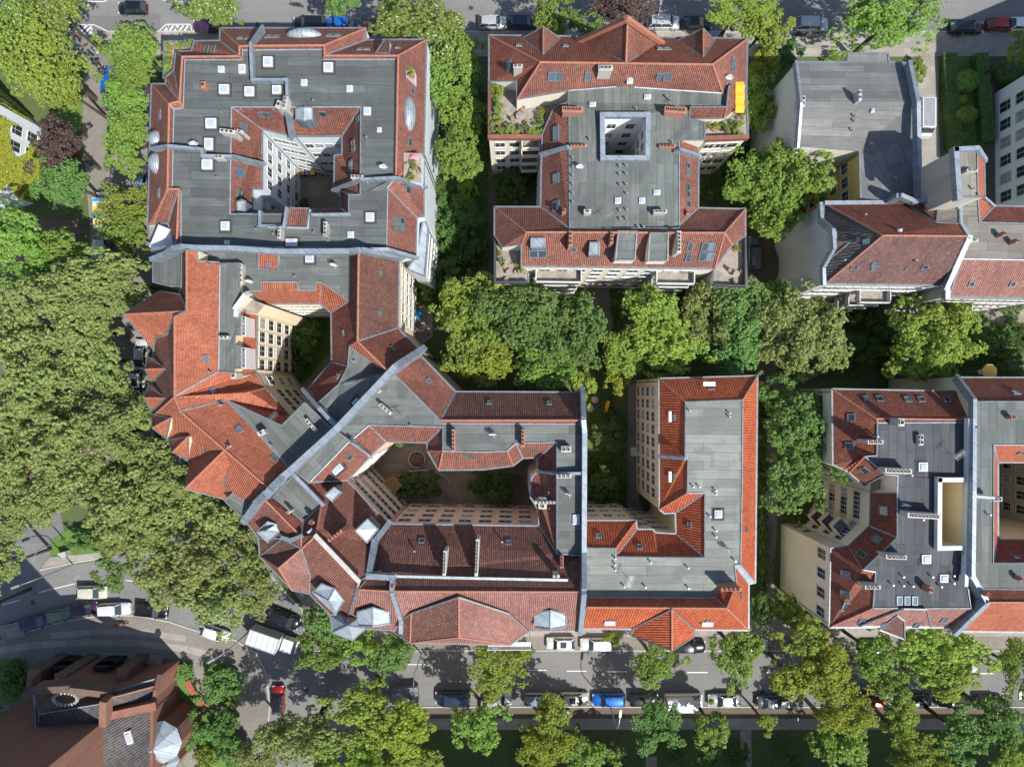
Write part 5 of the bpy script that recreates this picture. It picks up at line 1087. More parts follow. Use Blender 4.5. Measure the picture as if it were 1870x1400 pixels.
aw = MB(); [aw.beam((0.02*(k%2),-1.6+0.4*k-0.19,0.03*(k%3)),(0.02*(k%2),-1.6+0.4*k+0.19,0.03*((k+1)%3)),1.0,0.05) for k in range(9)]; aw.box((-0.5,0,-0.1),(0.1,3.5,0.16)); o = tag(aw.build('awning', MAT['yellow_paint']), 'yellow awning over the east roof terrace of the light shaft house', 'awning'); o.location = P(1351,178,17.3)
o = at(tag(MB().box((0,0,0.3),(0.5,1.3,0.5)).beam((0,-0.6,0.5),(0,0.9,0.95),0.45,0.08).build('play_slide', MAT['yellow_paint']), 'yellow plastic slide on the shaded lawn', 'slide'),1107,743,0,-15)
for x, y, l in ((1086,729,'pale round garden stone on the lawn, upper right one'),(1078,745,'pale round garden stone on the lawn, lower left one')): at(tag(MB().ball((0,0,0.3),0.55,10,6,0.6).build('boulder', MAT['cement'], smooth=True), l, 'stone', 'garden stones'),x,y)
def barrier(x, y, ang):
    r = tag(empty('road_barrier', P(x,y,0.05), R(ang)), 'red and white barrier with orange lamp at the side street mouth', 'barrier')
    for i in range(5): MB().box((-0.8+0.4*i,0,0.9),(0.4,0.05+0.002*i,0.25)).build('board', MAT['white_paint' if i%2 else 'orange_paint'], r)
    for s in (-1,1): MB().box((s*0.8,0,0.4),(0.06,0.4,0.8)).build('leg', MAT['steel'], r)
    MB().ball((0.8,0,1.15),0.12).build('warning_lamp', MAT['orange_paint'], r)
barrier(140,66,-25)
at(tag(MB().cyl((0,0,0),(0,0,0.02),0.5,n=20).cyl((0,0,0.02),(0,0,0.03),0.36,n=20).build('manhole_cover', MAT['cement']), 'round manhole cover on the cobbled side street', 'manhole'),174,94,0.035)
at(tag(MB().box((0,0,0.6),(1.2,0.8,1.2),taper=0.95).build('electric_box', MAT['plaster_grey']), 'pale service cabinet on the traffic island', 'cabinet'),122,1010,0.14,15)
at(tag(MB().box((0,0,0.7),(3.6,2.0,1.4),taper=0.97).box((0,0,1.43),(3.7,2.1,0.08)).build('bus_shelter', MAT['zinc_dull']), 'grey roofed shelter at the junction corner', 'shelter'),742,1262,0.0,5)
at(tag(MB().box((0,0,0.6),(1.8,1.1,1.2)).box((0,0,1.24),(1.9,1.2,0.08)).build('waste_bin', MAT['plaster_pale']), 'pale waste container on the path beside the orange L-shaped house', 'container'),1163,823,0.03)
at(tag(MB().box((0,0,0.35),(1.9,1.0,0.7)).beam((0,0,0.8),(0,0.01,0.8),1.0,0.1).build('electric_box', MAT['cement']), 'concrete utility lid box on the verge behind the beige car', 'cabinet'),1029,1301,0.06)
for x, y, l in ((890,702,'left blue-framed sandpit in the garden below the big crowns'),(965,704,'right blue-framed sandpit in the garden below the big crowns')):
    e = tag(empty('sandpit', P(x,y,0.02)), l, 'sandpit'); MB().box((0,0,0.03),(2.5,1.9,0.06)).build('sand', MAT['m_dirt'], e)
    for s in (-1,1): MB().box((s*1.3,0,0.12),(0.12,2.1,0.24)).build('frame_board', MAT['teal' if 0 else 'blue_plastic'], e); MB().box((0,s*1.0,0.12),(2.48,0.12,0.24)).build('frame_board', MAT['blue_plastic'], e)
# scaffold over the bay
q_ = P(930,1186,14); e = tag(empty('scaffold', (q_.x,q_.y,0)), 'light metal scaffold frame hanging at the foot of the broad street bay', 'scaffold')
for k in range(3): MB().box((-2.6+2.6*k,0,7),(0.1,0.1,14)).build('post', MAT['steel'], e)
for z in (4,8,12,14): MB().box((0,0.0,z),(5.4,0.09,0.09)).build('rail', MAT['steel'], e)
MB().box((0,0.45,13.6),(5.2,0.7,0.06)).build('platform', MAT['steel'], e)
def person(x, y, ang):
    J = dict(pel=(0,0,0.95),ch=(0,0,1.35),nk=(0.01,0,1.5),hd=(0.03,0,1.66),ls=(0,0.19,1.42),le=(0.08,0.24,1.14),lh=(0.24,0.22,0.95),rs=(0,-0.19,1.42),re=(-0.08,-0.24,1.14),rh=(-0.12,-0.22,0.88),lk=(0.16,0.1,0.5),lf=(0.02,0.1,0.07),lt=(0.2,0.1,0.04),rk=(-0.02,-0.1,0.5),rf=(-0.3,-0.1,0.1),rt=(-0.15,-0.1,0.03),lp=(0,0.1,0.92),rp=(0,-0.1,0.92))
    rad = dict(pel=.14,ch=.16,nk=.06,hd=.11,ls=.075,le=.05,lh=.04,rs=.075,re=.05,rh=.04,lk=.065,lf=.05,lt=.04,rk=.065,rf=.05,rt=.04,lp=.09,rp=.09)
    E_ = [('pel','ch'),('ch','nk'),('nk','hd'),('ch','ls'),('ls','le'),('le','lh'),('ch','rs'),('rs','re'),('re','rh'),('pel','lp'),('lp','lk'),('lk','lf'),('lf','lt'),('pel','rp'),('rp','rk'),('rk','rf'),('rf','rt')]
    ks = list(J); me = bpy.data.meshes.new('person'); me.from_pydata([J[k] for k in ks], [(ks.index(a), ks.index(b)) for a, b in E_], [])
    o = link('person', me); o.modifiers.new('skin','SKIN'); me.skin_vertices or None
    for i, k in enumerate(ks): me.skin_vertices[0].data[i].radius = (rad[k],)*2
    me.skin_vertices[0].data[0].use_root = True
    s_ = o.modifiers.new('sub','SUBSURF'); s_.levels = s_.render_levels = 1
    me.materials.append(MAT['blue_plastic']); o.location = P(x,y,0.04); o.rotation_euler = (0,0,R(ang))
    hr = MB().ball((0,0,0),0.12,10,6).build('hair', MAT['wood'], o, smooth=True); hr.location = (0.02,0,1.74)
    return tag(o, 'person in blue walking across the top street by the markings', 'person')
person(148,12,100)
for i in range(0): at(tag(MB().cyl((0,0,0),(0,0,0.9),0.07,0.06,8).ball((0,0,0.92),0.08,8,5).build('bollard', MAT['dark_metal']), ('bollard on the kerb edge of the curved pavement' if i<6 else ''), 'bollard', 'bollards on the curved pavement'), 262+i*26, 1141+i*4.6, 0.12)
# steeple and church are built as one brick church
Ch = Building('brick_church', 'red brick church with dark slate roofs, stepped gable and round bay at the lower left', 'church', 'brick_red', None)
Ch.v('''a 62 1264 12.5;b 187 1268 10;c 289 1237 6.5;d 276 1295 7.5;e 276 1420 9;f 186 1420 10.5;g 186 1320 10.5;h 68 1356 10.5;i 187 1284 11.5;j 72 1303 12.5;k 197 1275 11;l 283 1252 7.4;m 200 1300 9;n 277 1280 7''')
Ch.f('tile_slate','j i g h'); Ch.f('brick_brown','a b i j'); Ch.f('tile_slate','b c l k') ; Ch.f('tile_slate','k l n m'); Ch.f('brick_red','b k m g i'); Ch.f('tile_slate','g m n d e f')
Ch.finish(gut=0)
Ch.parapet((62,1262,13.4, 120,1258,13.4, 187,1266,11),0.8,2.4,'brick_brown'); Ch.parapet((188,1284,12.2, 187,1320,11.4),0.9,1.4,'brick_red'); Ch.parapet((196,1308,10.5, 274,1291,9.0),1.0,1.4,'brick_red'); Ch.parapet((61,1264,12.9, 67,1356,11.0),0.3,0.6,'zinc'); Ch.parapet((289,1237,7.1, 283,1262,8, 277,1295,8.2, 276,1420,9.6),0.4,0.7,'brick_red')
for k, (x, y, zt) in enumerate(((118,1208,6.5),(172,1209,7.5),(262,1210,5.5))):
    c = P(x,y,0); d_ = R(-6); MB().box((c.x,c.y,zt/2),(1.5,2.6,zt),d_).build('buttress', MAT['brick_brown'], Ch.root, Ch.base)
    MB().box((c.x,c.y,zt+0.35),(1.7,2.9,0.7),d_,taper=0.35).build('buttress_cap', MAT['brick_red'], Ch.root, Ch.base)
for k, x in enumerate((145,217)):
    c = P(x,1197,0); m_ = MB(); m_.box((c.x,c.y,1.8),(2.6,0.3,3.6)); m_.cyl((c.x,c.y-0.14,3.6),(c.x,c.y+0.15,3.6),1.3,n=18); m_.build('portal', MAT['soot_and_shade'], Ch.root, Ch.base)  # black slabs paint the darkness inside the arched openings
Ch.gear('S 236 1345 12 26 -15')
for k in range(6): sheet('church_steps', 'm_slabs', (150-k*2,1190+k*3.4,300,1196+k*2.2,300,1198.5+k*2.2,150-k*2,1193+k*3.4), 0.16+0.12*k, thick=0.1)
def apse():
    m_ = MB(); c = P(335,1312,0); n = 9; r_ = 2.7
    pts = [(c.x+math.cos(a)*r_, c.y+math.sin(a)*r_) for a in [R(360/n*i) for i in range(n)]]
    m_.prism(pts, 0, 6.5); m_.build('apse', MAT['brick_red'], Ch.root, Ch.base)
    t_ = MB(); t_.add([(c.x,c.y,9.2)]+[(c.x+(p[0]-c.x)*1.06, c.y+(p[1]-c.y)*1.06, 6.6) for p in pts], [(0,1+i,1+(i+1)%n) for i in range(n)]); t_.build('apse_roof', MAT['zinc_sheet'], Ch.root, Ch.base)
    u = MB(); c = P(345,1352,0); pts = [(c.x+math.cos(R(60*i))*1.1, c.y+math.sin(R(60*i))*1.1) for i in range(6)]; u.prism(pts, 0, 5); u.build('stair_turret', MAT['brick_red'], Ch.root, Ch.base)
    u = MB(); u.add([(c.x,c.y,7)]+[(p[0],p[1],5.05) for p in pts], [(0,1+i,1+(i+1)%6) for i in range(6)]); u.build('turret_roof', MAT['zinc_sheet'], Ch.root, Ch.base)
    # round west window ring
    w_ = MB(); c = P(122,1274,12.3); 
    for i in range(20):
        a = 2*math.pi*i/20; w_.box((c.x+math.cos(a)*1.5, c.y+math.sin(a)*0.75, 12.6),(0.3,0.16,0.3),a)
    w_.build('window_ring', MAT['cement'], Ch.root, Ch.base)
    # steeple south-west of the frame
    s_ = MB(); c = P(176,1345,0); s_.box((c.x,c.y,17),(14,14,34)); s_.build('tower', MAT['brick_red'], Ch.root, Ch.base)
    s_ = MB(); q = 7.3; s_.add([(c.x-q,c.y-q,34.1),(c.x+q,c.y-q,34.1),(c.x+q,c.y+q,34.1),(c.x-q,c.y+q,34.1),(c.x,c.y,52)], [(0,1,4),(1,2,4),(2,3,4),(3,0,4)]); s_.build('spire', MAT['tile_slate'], Ch.root, Ch.base)
apse()
# houses across the lower street, outside the frame: only their shadow reaches the picture
row = Building('apartment_row', 'row of houses south of the lower street whose shadow covers the lower pavement', 'apartment house', 'plaster_sand', None)
for i, (x, y) in enumerate(((700,1440),(2300,1440),(2300,1600),(700,1600))): p = P(x, y, 0); row.V['p%d' % i] = Vector((p.x, p.y, 19))
row.f('tile_red', 'p0 p1 p2 p3'); row.finish(gut=30)
row.windows('p0','p1',30,[2,5.5],1.3,1.9)

def bins(x, y, n, ang, place):
    for i in range(n):
        c = P(x, y, 0); a = R(ang); e = empty('waste_bin', (c.x+math.cos(a)*i*0.75, c.y+math.sin(a)*i*0.75, 0.05), a)
        tag(e, ORD[i]+' wheeled waste bin '+place, 'waste bin', 'wheeled waste bins'); MB().box((0,0,0.5),(0.56,0.7,0.95),taper=1.08).build('body', MAT[('dark_metal','blue_plastic','grey_bin','ochre_cloth')[i%4]], e); MB().box((0,-0.02,1.01),(0.64,0.8,0.08)).build('lid', MAT[('paint_grey','yellow_paint','dark_metal','wood')[(i+int(x))%4]], e)
plain('grey_bin', (0.12,0.13,0.12), 0.7)
bins(555,318,4,0,'by the wall of the white courtyard'); bins(545,725,3,-40,'in the corner of the cream courtyard'); bins(790,938,5,0,'along the peach north wall of the garden court'); bins(1385,700,3,90,'by the path right of the orange house'); bins(1178,925,3,-30,'in the shaded corner of the L-shaped house')
def shed(x, y, w_, d, ang, label):
    e = tag(empty('garden_shed', P(x,y,0.05), R(ang)), label, 'shed'); MB().box((0,0,1.0),(w_,d,2.0)).build('wall', MAT['wood'], e)
    r = MB(); [r.beam((-w_/2-0.1,-d/2+0.1+k*(d/5),2.06+0.03*k),(w_/2+0.1,-d/2+0.1+k*(d/5),2.06+0.03*k),d/5.6,0.05) for k in range(5)]; r.build('roof', MAT['wood'], e)
shed(722,880,1.9,1.7,-42,'wooden shed by the angled peach wall of the garden court'); shed(824,925,1.5,1.5,0,'small wooden shed between the two court beds, left one'); shed(855,925,1.3,1.4,0,'small wooden shed between the two court beds, right one')
def table_set(x, y, z, label, r_=0.5):
    c = P(x,y,z+0.7); e = tag(empty('terrace_table', (c.x,c.y,z)), label, 'table'); MB().cyl((0,0,0.7),(0,0,0.74),r_,n=16).build('table_top', MAT['deck'], e); MB().cyl((0,0,0),(0,0,0.7),0.05,n=8).build('leg', MAT['steel'], e)
    for k in range(3):
        a = 2.1*k+x; q = empty('terrace_chair', (c.x+math.cos(a)*(r_+0.45), c.y+math.sin(a)*(r_+0.45), z), a); tag(q, ORD[k]+' chair at the '+label, 'chair', 'chairs round the outdoor tables')
        MB().box((0,0,0.42),(0.46,0.46,0.06)).build('seat', MAT['wood'], q); MB().box((0.22,0,0.7),(0.05,0.44,0.5)).build('backrest', MAT['wood'], q)
        for sx in (-1,1):
            for sy in (-1,1): MB().box((sx*0.19,sy*0.19,0.2),(0.04,0.04,0.4)).build('leg', MAT['dark_metal'], q)
table_set(950,212,14.6,'table on the west roof terrace'); table_set(1318,212,14.6,'table on the east roof terrace'); table_set(930,497,14.4,'table on the south-west roof terrace',0.4); table_set(1345,500,14.4,'table on the south-east roof terrace',0.4); table_set(752,312,18.9,'table on the sunken terrace',0.35); table_set(770,600,0.05,'table in the yard by the blue parasol',0.45)
# ================================================================== trees
def leafmat(name, c1, c2, c3, tr=0.3, flower=None):
    m = bpy.data.materials.new(name); m.use_nodes = True; MAT[name] = m; t = m.node_tree; p = t.nodes['Principled BSDF']; out = t.nodes['Material Output']
    g = t.nodes.new('ShaderNodeNewGeometry'); oi = t.nodes.new('ShaderNodeObjectInfo')
    n1 = noise_n(t, 0.45, 3, 0.6, g.outputs['Position'])
    c = mix(t, ramp(t, n1, [(0.35, 0.0), (0.65, 1.0)]), c1, c2)
    n2 = noise_n(t, 1.5, 3, 0.6, g.outputs['Position'])
    c = mix(t, ramp(t, n2, [(0.40, 0.0), (0.62, 0.6)]), c, tuple(x*0.6 for x in c1))
    c = mix(t, math_n(t, 'MULTIPLY', g.outputs['Random Per Island'], 0.9), c, c3)
    if flower: c = mix(t, math_n(t, 'GREATER_THAN', g.outputs['Random Per Island'], 0.93), c, flower)
    hs = N(t, 'ShaderNodeHueSaturation'); t.links.new(c, hs.inputs['Color'])
    t.links.new(math_n(t, 'MULTIPLY_ADD', oi.outputs['Random'], 0.03, 0.485), hs.inputs['Hue']); t.links.new(math_n(t, 'MULTIPLY_ADD', oi.outputs['Random'], 0.3, 0.85), hs.inputs['Value'])
    t.links.new(hs.outputs[0], p.inputs['Base Color']); p.inputs['Roughness'].default_value = 0.5; p.inputs['Specular IOR Level'].default_value = 0.35
    tb = t.nodes.new('ShaderNodeBsdfTranslucent'); tc = mix(t, 1.0, hs.outputs[0], (1.5, 1.4, 0.7), 'MULTIPLY'); t.links.new(tc, tb.inputs[0])
    ms = t.nodes.new('ShaderNodeMixShader'); ms.inputs[0].default_value = tr
    t.links.new(p.outputs[0], ms.inputs[1]); t.links.new(tb.outputs[0], ms.inputs[2]); t.links.new(ms.outputs[0], out.inputs['Surface'])
leafmat('leaf_lime', (0.115,0.22,0.035), (0.165,0.285,0.045), (0.28,0.40,0.085))
leafmat('leaf_bright', (0.15,0.245,0.035), (0.215,0.315,0.045), (0.34,0.42,0.085))
leafmat('leaf_dark', (0.08,0.175,0.045), (0.12,0.235,0.06), (0.21,0.34,0.095))
leafmat('leaf_plane', (0.13,0.205,0.05), (0.20,0.275,0.075), (0.36,0.41,0.15))
leafmat('leaf_purple', (0.055,0.034,0.036), (0.085,0.05,0.05), (0.11,0.07,0.062), 0.15)
leafmat('leaf_yellow', (0.18,0.255,0.028), (0.25,0.31,0.035), (0.36,0.41,0.06))
leafmat('leaf_candle', (0.13,0.21,0.035), (0.18,0.27,0.045), (0.24,0.34,0.08), flower=(0.62,0.62,0.48))
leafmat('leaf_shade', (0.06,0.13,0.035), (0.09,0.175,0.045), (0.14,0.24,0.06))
leafmat('leaf_ivy', (0.26,0.33,0.03), (0.36,0.40,0.04), (0.42,0.46,0.07))
leafmat('flower_pink', (0.42,0.12,0.30), (0.30,0.08,0.22), (0.14,0.20,0.05), 0.1)
plain('bark', (0.08,0.065,0.05), 0.95, var=0.35, sc=4)
def crown_mesh(name, r, nl, ls, seed, vz=0.62, lobes=None, sparse=0.0, mat=None):
    """a crown of leafy lobes: r radius m, nl leaves, ls leaf clump size m"""
    rng = random.Random(seed); L = []
    nlb = lobes or int(24*r**1.25/2)
    off = Vector((rng.uniform(-9, 9), rng.uniform(-9, 9), 0))
    for i in range(nlb):
        for _ in range(40):
            a = rng.uniform(0, 2*math.pi); el = rng.uniform(-0.3, 1.0); el = math.asin(max(-0.5, min(1, el)))
            k = 1+0.46*noise.noise(Vector((math.cos(a)*1.3, math.sin(a)*1.3, el))*1.1+off)*2
            rr = rng.uniform(0.70, 1.0)*k
            c = Vector((math.cos(a)*math.cos(el)*r*rr*0.88, math.sin(a)*math.cos(el)*r*rr*0.88, math.sin(el)*r*vz*rr))
            if all((c-q).length > 0.17*r for q, q_ in L): break
        if noise.noise(c*(1.9/r)+off*3) < -0.20: continue
        L.append((c, rng.uniform(0.09, 0.21)*r+0.12))
    for i in range(int(nlb*0.35)):
        a = rng.uniform(0, 6.28); rr = rng.uniform(0.1, 0.62)*r; L.append((Vector((math.cos(a)*rr, math.sin(a)*rr, rng.uniform(-0.1, 0.25)*r)), r*0.2))
    vs, fs = [], []
    tot = sum(s*s for _, s in L)
    for c, s in L:
        nt_ = max(4, int(nl*s*s/tot/6)); od = Vector((c.x, c.y, c.z*1.4+r*0.35)).normalized()
        for i in range(nt_):
            d = Vector((rng.gauss(0,1), rng.gauss(0,1), rng.gauss(0,1))).normalized()
            if d.dot(od) < -0.2: d = -d
            rad = s*(rng.uniform(0.75, 1.1) if rng.random() > 0.15 else rng.uniform(1.1, 1.45))
            T = c+Vector((d.x*rad, d.y*rad, d.z*rad*0.85)); td = (d*0.7+od*0.4+Vector((0,0,0.35))).normalized()
            b1 = td.orthogonal().normalized(); b2 = td.cross(b1); a0 = rng.uniform(0, 6.28)
            for j in range(6):
                aa = a0+j*1.05+rng.uniform(-.2,.2); ra = b1*math.cos(aa)+b2*math.sin(aa)
                q = T+ra*ls*0.42+td*rng.uniform(-.08,.08); nn = (td*0.8+ra*0.55+Vector((rng.uniform(-.3,.3),)*3)).normalized()
                t1 = (ra-nn*ra.dot(nn)).normalized(); t2 = nn.cross(t1)
                x = ls*rng.uniform(0.6, 1.05); y = x*rng.uniform(0.5, 0.75); k = len(vs)
                vs += [q-t1*x*0.5, q+t2*y*0.5, q+t1*x*0.55-nn*x*0.12, q-t2*y*0.5]; fs.append((k, k+1, k+2, k+3))
    me = mesh_from(name, vs, fs, MAT[mat or 'leaf_lime']); return me
def trunk_mesh(r, h, seed, thin=1.0):
    """trunk and limbs under a crown of radius r centred at z = 0; base at z = -h"""
    rng = random.Random(seed); m_ = MB(); b = 0.055*r*thin+0.06
    m_.cyl((0,0,-h),(0.1*r*0.3,0,-h*0.35),b*1.25,b*0.8,8); top = Vector((0.03*r,0,-h*0.35))
    for i in range(7):
        a = 2*math.pi*i/7+rng.uniform(-.3,.3); e = Vector((math.cos(a)*r*0.62, math.sin(a)*r*0.62, rng.uniform(-0.05,0.3)*r)); md = top.lerp(e, 0.45)+Vector((0,0,-0.04*r))
        m_.cyl(top, md, b*0.34, b*0.2, 6); m_.cyl(md, e, b*0.2, b*0.06, 5)
        for s in (-1,1):
            e2 = md+Vector((math.cos(a+s*0.7)*r*0.35, math.sin(a+s*0.7)*r*0.35, r*0.15)); m_.cyl(md, e2, b*0.14, b*0.05, 5)
    return m_.mesh('trunk', MAT['bark'])
CL = {'big': (6.0, 19000, 0.34), 'mid': (3.8, 10500, 0.30), 'small': (2.0, 4200, 0.24), 'bush': (1.0, 1700, 0.17)}
CR, TR = {}, {}
for k, (r, n, l) in CL.items():
    for v_ in range(3):
        CR[k, v_] = crown_mesh('crown', r, int(n*(1, 1.35, 0.8)[v_]), l*(1, 0.82, 1.16)[v_], 100+v_*7+len(k), vz=0.62 if k != 'bush' else 0.75)
    TR[k] = trunk_mesh(r, r*1.35 if k in ('big','mid') else r*1.4, 5)
def ball_mesh(seed):
    rng = random.Random(seed); vs, fs = [], []
    for i in range(2600):
        z = rng.uniform(-0.3, 1); a = rng.uniform(0, 6.283); q_ = math.sqrt(1-z*z); d = Vector((math.cos(a)*q_, math.sin(a)*q_, z)); q = d*rng.uniform(0.93, 1.03); q.z *= 0.8
        nn = (d+Vector((rng.gauss(0,.3), rng.gauss(0,.3), rng.gauss(0,.3)))).normalized(); t1 = nn.orthogonal().normalized(); t2 = nn.cross(t1); k = len(vs); x = rng.uniform(0.04, 0.075)
        vs += [q-t1*x, q-t2*x, q+t1*x, q+t2*x]; fs.append((k, k+1, k+2, k+3))
    return mesh_from('crown', vs, fs, MAT['leaf_lime'])
CL['ball'] = (1.0, 0, 0); TR['ball'] = TR['bush']
for v_ in range(3): CR['ball', v_] = ball_mesh(v_+40)
SP = dict(L='leaf_lime', B='leaf_bright', D='leaf_dark', P='leaf_plane', R='leaf_purple', Y='leaf_yellow', W='leaf_candle', S='leaf_shade')
NMS = dict(L='street_tree', B='street_tree', D='broadleaf_tree', P='plane_tree', R='copper_beech', Y='street_tree', W='chestnut_tree', S='garden_tree')
cnt = 0
def tree(x, y, rx, ry, sp, h, label, group=None, name=None, cat='tree', z0=0.0, cls=None, mat=None, rot=None):
    """x y rx ry: crown in photo pixels; h: height of the crown's centre above the ground"""
    global cnt; cnt += 1
    zc = z0+h; ax, ay = M(rx, zc), M(ry, zc); r = (ax+ay)/2
    k = cls or ('big' if r > 4.9 else 'mid' if r > 2.7 else 'small' if r > 1.35 else 'bush')
    R0 = CL[k][0]; c = P(x, y, zc); e = empty(name or NMS[sp], (c.x, c.y, z0))
    tag(e, label, cat, group); v_ = cnt % 3
    cr = link('crown', CR[k, v_], e); objmat(cr, MAT[mat or SP[sp]]); cr.location = (0, 0, h); 
    rz = (cnt*77 % 4)*math.pi/2 if abs(ax-ay) > 0.12*r else (cnt*2.399 % 6.28)
    sx, sy = (ax/R0, ay/R0) if round(rz/(math.pi/2)) % 2 == 0 or abs(ax-ay) <= 0.12*r else (ay/R0, ax/R0)
    cr.rotation_euler = (0, 0, rz); cr.scale = (sx*1.04, sy*1.04, min(r/R0, h*0.95/(R0*0.62) if k != 'bush' else 9))
    t_ = link('trunk' if cat != 'bush' else 'stems', TR[k], e); zz = h/(R0*1.35 if k in ('big','mid') else R0*1.4)
    t_.location = (0, 0, h); t_.scale = (ax/R0, ay/R0, zz)
    return e
